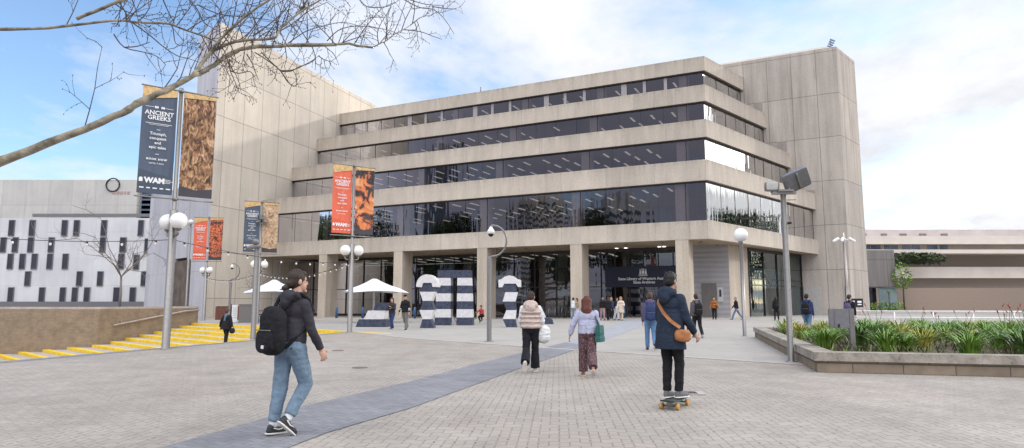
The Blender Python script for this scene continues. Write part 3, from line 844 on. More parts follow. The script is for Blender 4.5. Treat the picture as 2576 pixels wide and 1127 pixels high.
def mat_art(name, stops, scale, dist, seed, stretch=(1, 1, 1)):
    m, t, b = newmat(name)
    v = coords(t, 'Object', stretch, loc=(seed, seed * .7, seed * 1.3))
    f = noise_fac(t, v, scale, 4, .55, dist)
    t.link(ramp(t, f, stops), b.inputs['Base Color']); b.inputs['Roughness'].default_value = .6
    return m
M['art_bronze'] = mat_art('bronze_relief_print', [(.34, (.025, .014, .01)), (.45, (.16, .075, .035)), (.56, (.36, .19, .09)), (.70, (.66, .46, .28))], 5.0, 1.9, 2.1, (1.3, 1, .62))
M['art_vase'] = mat_art('orange_black_print', [(.40, (.03, .02, .02)), (.47, (.10, .05, .035)), (.50, (.62, .16, .06)), (.60, (.70, .24, .06)), (.70, (.66, .5, .36))], 1.7, 1.1, 5.2)
M['art_stone'] = mat_art('carved_stone_print', [(.25, (.10, .06, .035)), (.45, (.42, .27, .16)), (.6, (.60, .43, .28)), (.75, (.72, .58, .42))], 4.5, 1.5, 8.8)
M['art_red'] = mat_art('red_black_print', [(.40, (.06, .025, .02)), (.47, (.20, .06, .03)), (.50, (.60, .12, .05)), (.66, (.68, .22, .08))], 3.0, 2.2, 3.3)

BW, BZ0, BZ1 = .96, 4.66, 7.96
def banner(parent, side, text_side, style):
    """one hanging cloth banner; local x runs along the arms, faces look towards -y"""
    x0, x1 = (-.09 - BW, -.09) if side < 0 else (.09, .09 + BW)
    cl = MB(); n = 10
    for i in range(n):                                   # gently billowing cloth
        for j in range(14):
            q = []
            for (a, b) in ((i, j), (i + 1, j), (i + 1, j + 1), (i, j + 1)):
                x = x0 + (x1 - x0) * a / n; z = BZ0 + (BZ1 - BZ0) * b / 14
                q.append((x, .012 * math.sin(3.0 * z + x * 5) * math.sin(PI * b / 14), z))
            cl.add(q, [(0, 1, 2, 3)], True)
    navy = style in ('navy', 'stone')
    mbase = (M['ban_navy'] if navy else M['ban_or']) if text_side else {'navy': M['art_bronze'], 'orange': M['art_vase'], 'stone': M['art_stone'], 'red': M['art_red']}[style]
    bo = cl.build('banner', mbase, parent); Y = -.022
    gd = MB(); tri_poly(gd, [(x0, BZ1 - (.42 if text_side else .18)), (x1, BZ1 - (.20 if text_side else .10)), (x1, BZ1), (x0, BZ1)], Y); gd.build('gold_header', M['gold'], bo)
    if text_side:
        ft = MB(); tri_poly(ft, [(x0, BZ0), (x1, BZ0), (x1, BZ0 + .52), (x0, BZ0 + .72)], Y + .003); ft.build('footer', M['ban_navy2'] if navy else M['ban_or2'], bo)
        cx = (x0 + x1) / 2; RX = Matrix.Rotation(PI / 2, 4, 'X'); T = lambda z, x=0.0: Matrix.Translation((cx + x, Y - .004, z)) @ RX
        it = [(text_mesh(['ANCIENT', 'GREEKS'], .185, .82, .004), T(BZ1 - .88)),
              (text_mesh(['Triumph,', 'conquest', 'and', 'epic tales'], .125, 1.12, .002), T(BZ1 - 1.66)),
              (text_mesh(['BOOK NOW'], .085, 1, .003, 1.25), T(BZ1 - 2.24)), (text_mesh(['UNTIL 7 NOV'], .062, 1, .001, 1.1), T(BZ1 - 2.37)),
              (text_mesh(['WAM'], .22, 1, .012), T(BZ0 + .40, -.02)), (text_mesh(['WESTERN', 'AUSTRALIAN', 'MUSEUM'], .042, 1.05, .001, 1, 'LEFT'), T(BZ0 + .40, .24))]
        tx = join_meshes(it); marks = []
        def mark(pts, y): marks.append(MB()); tri_poly(marks[-1], pts, y)
        def bar(x, z, w, h): mark( [(x - w / 2, z - h / 2), (x + w / 2, z - h / 2), (x + w / 2, z + h / 2), (x - w / 2, z + h / 2)], Y - .004)
        for s_ in (-1, 1):
            bar(cx + s_ * .27, BZ1 - .62, .22, .012)
            for q in range(3): mark([(cx + s_ * (.03 + .035 * q), BZ1 - .62), (cx + s_ * (.055 + .035 * q), BZ1 - .57), (cx + s_ * (.075 + .035 * q), BZ1 - .62), (cx + s_ * (.055 + .035 * q), BZ1 - .67)], Y - .004)
        bar(cx, BZ1 - 1.13, .72, .014); bar(cx, BZ1 - 1.17, .55, .01); bar(cx, BZ1 - 1.32, .1, .014); bar(cx, BZ1 - 2.08, .1, .014)
        for q in range(5): bar(cx - .36 + q * .18, BZ0 + .17, .12 - .02 * (q % 2), .035)
        mark([(cx - .44, BZ0 + .35), (cx - .34, BZ0 + .35), (cx - .34, BZ0 + .46), (cx - .39, BZ0 + .49), (cx - .44, BZ0 + .46)], Y - .004)
        tx.build('lettering', M['white'], bo)
        for k_ in marks: k_.build('printed_mark', M['white'], bo)
    else:
        ft = MB(); tri_poly(ft, [(x0, BZ0), (x1, BZ0), (x1, BZ0 + .30), ((x0 + x1) / 2, BZ0 + .22), (x0, BZ0 + .33)], Y + .003); ft.build('footer', M['ban_dark'], bo)
        if style in ('orange', 'red'):
            pt = MB()
            for q in range(6):
                x = x0 + .08 + q * .17
                for z in ((BZ1 - .45, BZ1 - .22) if style == 'orange' else (BZ1 - .35, BZ0 + .55)):
                    tri_poly(pt, [(x - .05, z - .1), (x + .03, z - .1), (x + .06, z + .08), (x, z + .1)], Y - .003)
            pt.build('pattern', M['ban_dark'], bo)
    return bo
def lamp_post(name, loc, a, label, style=None, group='banner lamp posts along the plaza', ga=None):
    p = empty(name, loc, R(90 - a), label, 'lamp post', group)
    pl = MB(); pl.lathe((0, 0, 0), [(0, 0), (.16, 0), (.16, .02), (.115, .03), (.115, 4.2), (.085, 4.22), (.06, 4.24), (.058, 8.08), (0, 8.09)] if style else [(0, 0), (.16, 0), (.16, .02), (.1, .03), (.1, 3.9), (0, 3.92)], 20)
    pl.build('pole', M['steel'], p)
    g2 = Matrix.Rotation(R(ga or 0), 3, 'Z')
    ar = MB()
    for s_ in (-1, 1):
        ar.tube([g2 @ Vector((s_ * .1, 0, 3.42)), g2 @ Vector((s_ * .26, 0, 3.42)), g2 @ Vector((s_ * .31, 0, 3.47)), g2 @ Vector((s_ * .31, 0, 3.58))], .035)
        ar.lathe(g2 @ Vector((s_ * .31, 0, 3.55)), [(.04, 0), (.10, .05), (.10, .09)], 14)
    ar.build('globe_arm', M['steel'], p)
    for s_ in (-1, 1): MB().ell(g2 @ Vector((s_ * .31, 0, 3.86)), (.25, .25, .25), None, 24, 16).build('globe', M['globe'], p)
    if style:
        for z in (BZ0 - .10, BZ1 + .03):
            am = MB(); am.tube([(-BW - .14, 0, z), (BW + .14, 0, z)], .025)
            am.lathe((0, 0, z - .05), [(.05, 0), (.08, 0), (.08, .1), (.05, .1)], 12)
            am.build('banner_arm', M['steel'], p)
        banner(p, -1, True, style); banner(p, 1, False, style)
    return p
P1 = Vector((-10.4, 20.0, 0)); P2 = G(879, 835); P3 = Vector((-16.55, 43.0, 0)); P4 = G(512, 806)
lamp_post('lamp_post', P1, 52, 'tall globe lamp post with slate blue and bronze hair banners, nearest the left edge', 'navy', ga=107)
lamp_post('lamp_post', P2, 54, 'globe lamp post with orange lettered banner in front of the library columns', 'orange', ga=-10)
p3_ = lamp_post('lamp_post', P3, 62, 'globe lamp post with slate blue banner beside a carved stone bearded face banner', 'stone', ga=5)
lamp_post('lamp_post', P4, 78, 'globe lamp post with orange and red banners against the blank wing, farthest back', 'red', ga=-25)
cm = MB()
for s_ in (-1, 1): cm.cap((s_ * .12, -.1, 6.7), (s_ * .3, -.25, 6.62), .09, .07)
cm.box((0, -.1, 6.95), (.3, .25, .25)).tube([(-.3, -.1, 6.5), (.35, -.1, 6.5)], .03)
cm.build('camera_cluster', M['steel_d'], p3_)

# festoon cables with bulbs between the posts
def festoon(a, b, sag, n, label, group='festoon light strings between the posts'):
    e = empty('string_lights', a, 0, label, 'string lights', group)
    pts = [a.lerp(b, i / 24) - a - Vector((0, 0, 4 * sag * (i / 24) * (1 - i / 24))) for i in range(25)]
    MB().tube(pts, .010, 5).build('cable', M['black_metal'], e)
    bl_ = MB().lathe((0, 0, 0), [(.0, -.115), (.026, -.10), (.036, -.06), (.024, -.02)], 8); bme = bl_.mesh('bulb'); bme.materials.append(M['globe'])
    sme = MB().lathe((0, 0, 0), [(.032, -.03), (.034, .03), (0, .03)], 8).mesh('socket'); sme.materials.append(M['black_metal'])
    for i in range(n):
        f = (i + .5) / n; q = a.lerp(b, f) - a - Vector((0, 0, 4 * sag * f * (1 - f) + .03))
        o = link('bulb', bme, e); o.location = q
        s2 = link('socket', sme, o)
    return e
zf = Vector((0, 0, 3.3))
festoon(P1 + zf, P2 + zf, .25, 11, 'sagging string of bulbs from the nearest left lamp post to the orange banner post')
festoon(P2 + zf, P3 + zf, .45, 20, 'sagging string of bulbs from the orange banner post back to the bearded face banner post')
festoon(P3 + zf, P4 + zf, .35, 20, 'sagging string of bulbs between the two farthest banner posts')
festoon(Vector((-17.5, 16.5, 3.5)), P1 + zf, .25, 9, 'string of bulbs running left out of the frame from the nearest lamp post')

# single globe lamp
g = GG(1873, 846); p = empty('lamp_post', g, 0, 'slim steel lamp post with one white globe near the planter corner', 'lamp post')
MB().lathe((0, 0, 0), [(0, 0), (.13, 0), (.13, .015), (.075, .02), (.075, 3.8), (.09, 3.85), (.11, 3.95), (0, 3.95)], 18).build('pole', M['steel'], p)
MB().ell((0, 0, 4.2), (.29, .29, .29), None, 26, 18).build('globe', M['globe'], p)

# floodlight post
g = G(1990, 910); p = empty('floodlight_post', g, R(-8), 'thick steel post carrying a solar panel head and a small floodlight, beside the planter', 'floodlight')
MB().lathe((0, 0, 0), [(0, 0), (.14, 0), (.14, .012), (.072, .02), (.066, 4.0), (0, 4.01)], 18).build('pole', M['steel'], p)
MB().box((.02, 0, 4.04), (.56, .10, .07)).box((.05, -.03, 4.09), (.36, .16, .05)).box((.17, -.05, 3.86), (.22, .02, .02)).build('cross_arm', M['steel'], p)
ME = Matrix.Rotation(R(-24), 3, 'Y') @ Matrix.Rotation(R(28), 3, 'X')
hd = MB(); hd.ell((.32, -.02, 4.35), (.32, .055, .25), ME, 24, 12, .22); ho = hd.build('lamp_head', M['steel_d'], p)
pn = MB(); pn.ell((.30, -.072, 4.362), (.275, .015, .21), ME, 20, 10, .2); pn.build('lens', plain('solar_panel_glass', (.20, .25, .34), .10, .2, .3, 3), ho)
pb = MB(); pb.ell((.36, -.075, 4.32), (.03, .03, .21), ME, 14, 10, .4); pb.build('rib', M['steel'], ho)
M2 = Matrix.Rotation(R(12), 3, 'X')
fl = MB(); fl.ell((-.26, -.02, 4.20), (.17, .06, .12), M2, 18, 10, .3); fo = fl.build('floodlight', M['steel'], p)
fl = MB(); fl.ell((-.26, -.072, 4.205), (.14, .015, .09), M2, 16, 8, .3); fl.build('lens', plain('pale_lens', (.50, .50, .50), .2), fo)
MB().tube([(.1, 0, 4.06), (.16, -.02, 4.16)], .03).tube([(-.26, 0, 4.05), (-.26, -.01, 4.12)], .03).build('bracket', M['steel_d'], p)
MB().cap((.08, -.02, 3.3), (.13, -.05, 3.3), .03, .03).build('sensor', M['black_metal'], p)

# camera poles
def camera_pole(loc, rz, label, s_=1.0, gr=None, arc=True):
    p = empty('camera_pole', loc, rz, label, 'camera pole', gr); p.scale = (s_, s_, s_)
    MB().lathe((0, 0, 0), [(0, 0), (.17, 0), (.17, .015), (.085, .02), (.085, 3.02), (0, 3.03)], 18).build('pole', M['steel'], p)
    MB().box((0, -.08, 1.5), (.045, .012, 2.98)).build('channel', M['steel_d'], p)
    pts = [(0, 0, 3.0), (.10, 0, 3.04)] + [(.12 + .50 * math.sin(R(q)) if q > 0 else .12, 0, 3.60 - .56 * math.cos(R(q))) for q in range(10, 181, 17)] + [(.06, 0, 4.15), (.05, 0, 4.1)]
    MB().tube(pts, .035, 10).build('curved_arm', M['steel'], p)
    d = MB(); d.lathe((.05, 0, 3.75), [(0, .36), (.05, .36), (.07, .30), (.13, .22), (.135, .12), (.11, .10)], 18); do = d.build('dome_camera', M['white_plastic'], p)
    MB().ell((.05, 0, 3.84), (.10, .10, .10)).build('lens_dome', M['black_metal'], do)
    return p
camera_pole(G(1230, 860), R(-5), 'steel pole with hooked arm and hanging white dome camera in the middle of the plaza')
camera_pole(Vector((-20.2, 47.3, 0)), R(-5), 'steel pole with hooked arm and dome camera behind the steel bin by the blank wing')
# stout pole with a dome on top, rising from the sunken steps
q = Vector((-12.85, 33.0, -.6)); p = empty('camera_pole', q, 0, 'straight steel pole with a bulky camera head rising beside the yellow steps', 'camera pole')
MB().lathe((0, 0, 0), [(0, 0), (.2, 0), (.2, .02), (.13, .03), (.125, 4.75), (0, 4.76)], 18).build('pole', M['steel'], p)
MB().cap((-.42, -.05, 4.72), (.08, -.05, 4.80), .10, .12).ell((-.05, -.1, 5.02), (.17, .15, .17)).cap((-.2, -.12, 5.1), (-.38, -.2, 5.15), .06, .05).build('camera_head', M['steel_d'], p)
# far lamp with four little cameras
q = at(2134, 800, 52.0); q.z = gz(q.x, q.y); p = empty('camera_pole', q, 0, 'slender pole with four small white cameras in front of the end tower', 'camera pole')
MB().lathe((0, 0, 0), [(0, 0), (.2, 0), (.17, .02), (.15, 2.4), (.1, 2.5), (.09, 6.3), (0, 6.32)], 14).build('pole', M['steel'], p)
cb = MB()
for a_, l_ in ((0, .8), (180, .8), (60, .6), (230, .6)):
    v = Vector((math.cos(R(a_)), math.sin(R(a_)), 0)); cb.tube([Vector((0, 0, 6.1)), v * l_ * .6 + Vector((0, 0, 6.2))], .03); cb.cap(v * l_ * .6 + Vector((0, 0, 6.2)), v * l_ + Vector((0, 0, 6.02)), .13, .12)
cb.cap((0, 0, 6.3), (0, 0, 6.65), .07, .05).build('cameras', M['white_plastic'], p)
# street light far left
q = at(375, 775, 44); q.z = 0; p = empty('street_lamp', Vector((q.x - 1.5, 52, 0)), 0, 'slim grey street lamp in front of the white clad building', 'street lamp')
MB().lathe((0, 0, 0), [(0, 0), (.12, 0), (.09, .1), (.07, 7.6), (0, 7.61)], 10).build('pole', M['steel'], p); MB().ell((0, 0, 7.75), (.22, .22, .2)).build('lamp_head', M['white_plastic'], p)

# ------------------------------------------------------------------ striped stone sculptures
def stone(name, loc, rz, label, group='striped stone sculptures in front of the library'):
    return empty(name, loc, rz, label, 'sculpture', group)
def slab2(p, name, pts, m, y0, y1):
    b = MB(); n = len(pts)
    vs = [(x, y0, z) for x, z in pts] + [(x, y1, z) for x, z in pts]
    ar = sum(pts[i][0] * pts[(i + 1) % n][1] - pts[(i + 1) % n][0] * pts[i][1] for i in range(n))
    f = tuple(range(n)); g_ = tuple(range(2 * n - 1, n - 1, -1))
    fs = [f, g_] + [(i, n + i, n + (i + 1) % n, (i + 1) % n) for i in range(n)]
    if ar < 0: fs = [q[::-1] for q in fs]
    b.add(vs, fs); return b.build(name, M[m], p)
# pillar with the half-round cap: hourglass of dark and light blocks
g = GG(1076, 825); s = 1 / 1662 * g.y * .2467 * 1.0
p = stone('sculpture', g, R(-4), 'hourglass stone pillar of dark and light blocks with a half round white cap')
k_ = g.y / 1662 / 4.334 * 1.0645 ** -1 * 1.0
k_ = g.y / (1662 * 4.334 * 1.0645)
def X(v, c): return (v - c) * k_
def Z(v, b): return (b - v) * k_
c_, b_ = 1240, 1033
blocks = [((1160, 1322), (1190, 1285), 1033, 930, 'marble_b'), ((1190, 1285), (1153, 1325), 930, 825, 'marble_w'), ((1160, 1322), (1192, 1288), 825, 722, 'marble_b'),
          ((1190, 1290), (1153, 1330), 722, 617, 'marble_w'), ((1160, 1325), (1195, 1290), 617, 518, 'marble_b')]
for lo_, hi_, y0, y1, mm in blocks:
    slab2(p, 'stone_block', [(X(lo_[0], c_), Z(y0, b_)), (X(lo_[1], c_), Z(y0, b_)), (X(hi_[1], c_), Z(y1, b_) - .003), (X(hi_[0], c_), Z(y1, b_) - .003)], mm, -.35, .35)
dome = [(X(1113, c_), Z(562, b_)), (X(1180, c_), Z(562, b_)), (X(1192, c_), Z(516, b_)), (X(1292, c_), Z(516, b_)), (X(1304, c_), Z(562, b_)), (X(1362, c_), Z(562, b_))]
for a_ in range(0, 181, 15): dome.append((X(1237.5 + 124.5 * math.cos(R(a_)), c_), Z(545 - 127 * math.sin(R(a_)), b_)))
slab2(p, 'cap_stone', dome, 'marble_w', -.42, .42)
# gate of two striped piers and a lintel
g = GG(1150, 818); k_ = g.y / (1662 * 4.334 * 1.0645)
p = stone('sculpture', g, R(-5), 'striped stone gate of two banded piers under a blue grey lintel')
sc4 = 4.334
cL, b_ = 1635 - 0, 1000     # zoom frame of the left pier: x centre of the gate
ys = [1000, 910, 815, 725, 635, 545, 455]
for i in range(6):
    def xl(y): return 1418 - 25 * (y - 455) / 545 if True else 0
    def xr(y): return 1578 + 5 * (y - 455) / 545
    mm = 'marble_b' if i % 2 == 0 else 'marble_w'
    y0, y1 = ys[i], ys[i + 1]
    slab2(p, 'stone_block', [(X(xl(y0), 1648), Z(y0, b_)), (X(xr(y0), 1648), Z(y0, b_)), (X(xr(y1), 1648), Z(y1, b_) - .003), (X(xl(y1), 1648), Z(y1, b_) - .003)], mm, -.4, .4)
    def xl2(y): return 1655 - 5 * (y - 455) / 545
    def xr2(y): return 1808 + 28 * (y - 455) / 545
    slab2(p, 'stone_block', [(X(xl2(y0), 1648), Z(y0, b_)), (X(xr2(y0), 1648), Z(y0, b_)), (X(xr2(y1), 1648), Z(y1, b_) - .003), (X(xl2(y1), 1648), Z(y1, b_) - .003)], mm, -.4, .4)
slab2(p, 'lintel', [(X(1425, 1648), Z(453, b_)), (X(1806, 1648), Z(453, b_)), (X(1806, 1648), Z(368, b_)), (X(1425, 1648), Z(368, b_))], 'marble_b2' if 'marble_b2' in M else 'marble_b', -.42, .42)
for xs_ in ((1330, 1392, 1392), (1655, 1585, 1585)):
    slab2(p, 'buttress', [(X(xs_[0], 1648), 0), (X(xs_[1], 1648), 0), (X(xs_[2], 1648), Z(890, b_))], 'marble_w', -.1, .25)
# leaning stack with the gabled cap
g = GG(1283, 823); k_ = g.y / (1662 * 4.334 * 1.0645)
p = stone('sculpture', g, R(-3), 'zigzag stone stack with a gabled white cap behind the puffer vest')
c_, b_ = 630, 1022
zz_ = [((590, 712), (548, 690), 1022, 927, 'marble_b'), ((548, 690), (590, 702), 927, 825, 'marble_w'), ((590, 702), (558, 692), 825, 727, 'marble_b'),
       ((546, 690), (578, 718), 727, 620, 'marble_w'), ((580, 700), (566, 700), 620, 525, 'marble_b')]
for lo_, hi_, y0, y1, mm in zz_:
    slab2(p, 'stone_block', [(X(lo_[0], c_), Z(y0, b_)), (X(lo_[1], c_), Z(y0, b_)), (X(hi_[1], c_), Z(y1, b_) - .003), (X(hi_[0], c_), Z(y1, b_) - .003)], mm, -.35, .35)
cap_ = [(500, 565), (498, 478), (530, 472), (575, 440), (626, 428), (680, 440), (722, 472), (755, 480), (755, 562), (722, 560), (700, 523), (566, 523), (545, 562)]
slab2(p, 'cap_stone', [(X(a, c_), Z(b, b_)) for a, b in cap_], 'marble_w', -.42, .42)
# broken pyramid halves
g = GG(938, 822); k_ = g.y / (1662 * 4.334 * 1.0645)
p = stone('sculpture', g, R(-6), 'low stepped stone wedge of dark and light blocks behind the strolling couple')
c_, b_ = 590, 1015
for pts, mm in (([(415, 1015), (772, 1015), (770, 928), (452, 928)], 'marble_b'), ([(515, 925), (740, 925), (758, 828), (556, 828)], 'marble_w'), ([(615, 825), (775, 825), (790, 738), (652, 738)], 'marble_b')):
    slab2(p, 'stone_block', [(X(a, c_), Z(b, b_) - (.003 if b < 1015 else 0)) for a, b in pts], mm, -.5, .5)
g = GG(1372, 815); k_ = g.y / (1662 * 4.334 * 1.0645)
p = stone('sculpture', g, R(-6), 'low stone wedge of one dark and one light block, rightmost of the sculptures')
c_, b_ = 1085, 980
for pts, mm in (([(1000, 980), (1178, 980), (1160, 925), (1135, 905), (1000, 905)], 'marble_b'), ([(985, 903), (1086, 903), (1045, 812), (985, 812)], 'marble_w')):
    slab2(p, 'stone_block', [(X(a, c_), Z(b, b_) - (.003 if b < 980 else 0)) for a, b in pts], mm, -.45, .45)

# ------------------------------------------------------------------ parasols, bin, benches, bollards, bikes
def parasol(loc, label, w=1.95, zt=3.0, ze=2.12, sk=0):
    p = empty('parasol', loc, R(20 + sk), label, 'parasol', 'white canvas parasols by the library')
    MB().lathe((0, 0, 0), [(0, 0), (.4, 0), (.4, .06), (.07, .08), (.07, 2.9), (0, 2.9)], 12).build('pole', M['white_plastic'], p)
    cn = MB(); rings = [(.12, zt), (.45, zt - .22), (.9, zt - .46), (1.4, zt - .66), (w, ze)]; n = 16
    vs = []
    for r_, z in rings:
        for j in range(n):
            t_ = 2 * PI * j / n; m_ = max(abs(math.cos(t_)), abs(math.sin(t_))); f_ = 1 / m_
            vs.append((r_ * f_ * math.cos(t_), r_ * f_ * math.sin(t_), z - (.10 if r_ == w and f_ > 1.3 else 0) + (.03 if r_ == w and f_ < 1.05 else 0)))
    fs = [(i * n + j, i * n + (j + 1) % n, (i + 1) * n + (j + 1) % n, (i + 1) * n + j) for i in range(len(rings) - 1) for j in range(n)] + [tuple(range(n))]
    cn.add(vs, fs); cn.build('canopy', M['canvas'], p)
    rb = MB()
    for j in range(8):
        t_ = PI * j / 4; f_ = 1 / max(abs(math.cos(t_)), abs(math.sin(t_))); rb.tube([(0, 0, 2.3), (.95 * f_ * math.cos(t_), .95 * f_ * math.sin(t_), zt - .52)], .018, 5)
    rb.build('ribs', M['white_plastic'], p)
q = at(686, 800, 47.5); parasol(Vector((q.x, 47.5, 0)), 'white parasol over the picnic table beside the blank wing wall')
q = at(939, 800, 45.5); parasol(Vector((q.x, 45.5, 0)), 'white parasol in front of the glazed ground floor behind the orange banner post', sk=4)

q = G(612, 812); p = empty('rubbish_bin', q, R(18), 'brushed steel bin cabinet with a white notice panel on its left', 'bin')
MB().box((.18, 0, .60), (.95, .6, 1.2)).build('cabinet', M['steel'], p)
MB().box((.18, 0, 1.235), (1.05, .7, .06)).build('lid', M['steel_d'], p)
MB().box((.62, 0, .5), (.05, .62, 1.0)).build('post', M['steel_d'], p) if False else None
nb_ = MB(); nb_.box((-.58, -.05, .64), (.36, .05, 1.15)); no_ = nb_.build('notice_panel', M['white'], p)
nl_ = MB()
for i in range(6): nl_.box((-.58, -.078, .35 + i * .13), (.24, .006, .05))
nl_.build('notice_print', plain('pale_blue_print', (.35, .48, .55), .5), no_)
MB().box((-.80, -.05, .64), (.05, .08, 1.28)).build('frame', M['black_metal'], p)
q = at(592, 800, 53.0); p = empty('timber_planter', Vector((q.x, 53.0, 0)), R(8), 'long red brown timber planter box behind the steel bin', 'planter')
pw = MB()
for i in range(5): pw.box((0, 0, .11 + i * .21), (2.85, .9, .2))
pw.build('boards', M['wood_red'], p); MB().box((0, 0, 1.06), (2.7, .76, .04)).build('soil', M['mulch'], p)

def picnic(loc, rz, label):
    p = empty('picnic_table', loc, rz, label, 'picnic table')
    tp = MB()
    for i in range(4): tp.box((0, -.28 + i * .19, .74), (1.7, .17, .045))
    tp.build('table_top', M['black_wood'], p)
    for s_ in (-1, 1): MB().box((0, s_ * .72, .45), (1.7, .26, .045)).build('bench', M['black_wood'], p)
    for s_ in (-1, 1):
        f = MB(); x = s_ * .6
        f.tube([(x, -.78, 0), (x, -.25, .72)], .045, 6).tube([(x, .78, 0), (x, .25, .72)], .045, 6).box((x, 0, .41), (.05, 1.6, .09)); f.build('leg_frame', M['black_wood'], p)
q = G(667, 806); picnic(q, R(12), 'dark timber picnic table under the left white parasol')
def bollard(x, y, lab, d=59.5):
    q = at(x, 800, d); b = empty('bollard', Vector((q.x, d, gz(q.x, d))), 0, lab, 'bollard', 'blue bollards along the library front')
    MB().lathe((0, 0, 0), [(0, 0), (.11, 0), (.11, .92), (.06, .97), (0, .98)], 12).build('post', M['blue_paint'], b)
bollard(846, 790, 'blue bollard at the foot of the leftmost library column', 58.5); bollard(912, 790, 'blue bollard behind the low stepped stone wedge', 58)
bollard(1043, 790, 'blue bollard to the left of the half round capped pillar', 57); bollard(1157, 790, 'blue bollard seen through the striped stone gate', 56)
bollard(1515, 790, 'blue bollard left of the crowd at the entrance', 52.0); bollard(1569, 790, 'blue bollard beside the woman in the cream coat', 51.5)
hoop_y = 55.0
for i, px in enumerate((1336, 1352, 1368, 1384, 1400, 1416)):
    q = at(px, 800, hoop_y); r_ = empty('bike_rack', Vector((q.x, hoop_y - .12 * i, gz(q.x, hoop_y))), R(62), ['steel bike hoop just right of the zigzag stone stack', 'steel bike hoop second in its row', 'steel bike hoop third in its row', 'steel bike hoop fourth in its row', 'steel bike hoop fifth in its row', 'steel bike hoop nearest the entrance column'][i], 'bike rack', 'steel bike hoops by the library')
    MB().tube([(-.38, 0, 0), (-.38, 0, .55)] + [(-.38 * math.cos(R(a_)), 0, .55 + .38 * math.sin(R(a_))) for a_ in range(20, 161, 20)] + [(.38, 0, .55), (.38, 0, 0)], .03, 8).build('hoop', M['steel'], r_)
def bicycle(loc, rz, col, label):
    b = empty('bicycle', loc, rz, label, 'bicycle', 'bicycles parked at the library')
    def ring(x):
        return [(x + .33 * math.cos(2 * PI * i / 20), 0, .34 + .33 * math.sin(2 * PI * i / 20)) for i in range(21)]
    for x in (-.52, .52):
        w = MB().tube(ring(x), .022, 6).build('wheel', M['black_metal'], b)
        sp_ = MB()
        for i in range(10): sp_.tube([(x, 0, .34), (x + .32 * math.cos(PI * i / 5), 0, .34 + .32 * math.sin(PI * i / 5))], .003, 4)
        sp_.build('spokes', M['steel'], w)
    f = MB()
    for a_, c_ in (((-.52, .34), (-.12, .30)), ((-.52, .34), (-.22, .82)), ((-.12, .30), (-.24, .90)), ((-.12, .30), (.36, .80)), ((-.22, .80), (.36, .82)), ((.36, .92), (.52, .34))): f.tube([(a_[0], 0, a_[1]), (c_[0], 0, c_[1])], .02, 6)
    f.build('frame', col, b)
    MB().ell((-.26, 0, .94), (.14, .06, .035)).build('saddle', M['black_metal'], b)
    MB().tube([(.30, -.26, 1.0), (.38, 0, .97), (.30, .26, 1.0)], .016, 6).tube([(.36, 0, .92), (.38, 0, .97)], .018, 6).build('handlebar', M['black_metal'], b)
for px, a_, cn, lb in ((1328, 70, 'steel_d', 'grey bicycle at the left end of the bike hoops'), (1344, 60, 'blue_paint', 'blue framed bicycle leaning among the bike hoops'), (1412, 66, 'black_metal', 'black bicycle at the right end of the bike hoops'), (1428, 64, 'steel_d', 'grey bicycle right against the entrance side column')):
    q = at(px, 800, 55.6); bicycle(Vector((q.x, 55.6, gz(q.x, 55.6))), R(a_), M[cn], lb)
# drain grates and covers
g = G(1735, 990); p = empty('drain_grate', g + Vector((0, 0, .006)), R(-4), 'rusty slotted drain grate in the paving beside the skateboard', 'drain grate')
MB().box((0, 0, .004), (.42, .34, .010)).build('frame', plain('worn_pink_concrete', (.42, .36, .34), .8), p)
sl2 = MB()
for i in range(9): sl2.box((-.15 + i * .032 - .02, 0, .012), (.014, .24, .008))
sl2.build('slots', M['black_metal'], p)
for px, py, lb in ((850, 882, 'small rusty cover set in the paving left of the middle'), (905, 925, 'small worn cover in the paving right of the backpack woman')):
    g = G(px, py); MBo = MB().lathe((0, 0, 0), [(0, .006), (.16, .006), (.17, .002)], 18).build('access_cover', plain('rusty_cover', (.17, .11, .085), .8), None); MBo.location = g + Vector((0, 0, .004)); tag(MBo, lb, 'cover')

# ------------------------------------------------------------------ planter with strappy plants
q0, q1 = G(1895, 848), G(2050, 937); q2 = G(2289, 943); dR = (q2 - q1).normalized()
q3 = q1 + dR * 12; q4 = q0 + Vector((14, -1.2, 0))
pl_ = empty('planter', (0, 0, 0), 0, 'low stone planter with weathered capping at the right', 'planter')
def inset(a, b, c, d):
    u = (b - a).normalized(); v = (c - b).normalized(); bis = (Vector((u.y, -u.x, 0)) + Vector((v.y, -v.x, 0))).normalized(); s_ = bis.dot(Vector((u.y, -u.x, 0))); return b + bis * (d / s_)
ring = [v.copy() for v in (q0, q1, q3, q4)]
def ring_in(d): return [inset(ring[i - 1], ring[i], ring[(i + 1) % 4], -d) for i in range(4)]
i0, i1, i2 = ring_in(.07), ring_in(.36), ring_in(.46)
for k in range(4):
    a, b = ring_in(.05)[k], ring_in(.05)[(k + 1) % 4]; a2, b2_ = ring_in(.35)[k], ring_in(.35)[(k + 1) % 4]
    MB().prism([a, b, b2_, a2], -.02, .23).build('side_wall', M['stone'], pl_)
    a, b = ring[k], ring[(k + 1) % 4]; a2, b2_ = ring_in(.42)[k], ring_in(.42)[(k + 1) % 4]
    MB().prism([a, b, b2_, a2], .232, .40).build('capping', M['cap'], pl_)
r_ = ring_in(.30); MB().prism([v for v in r_], .1, .335).build('soil', M['mulch'], pl_)
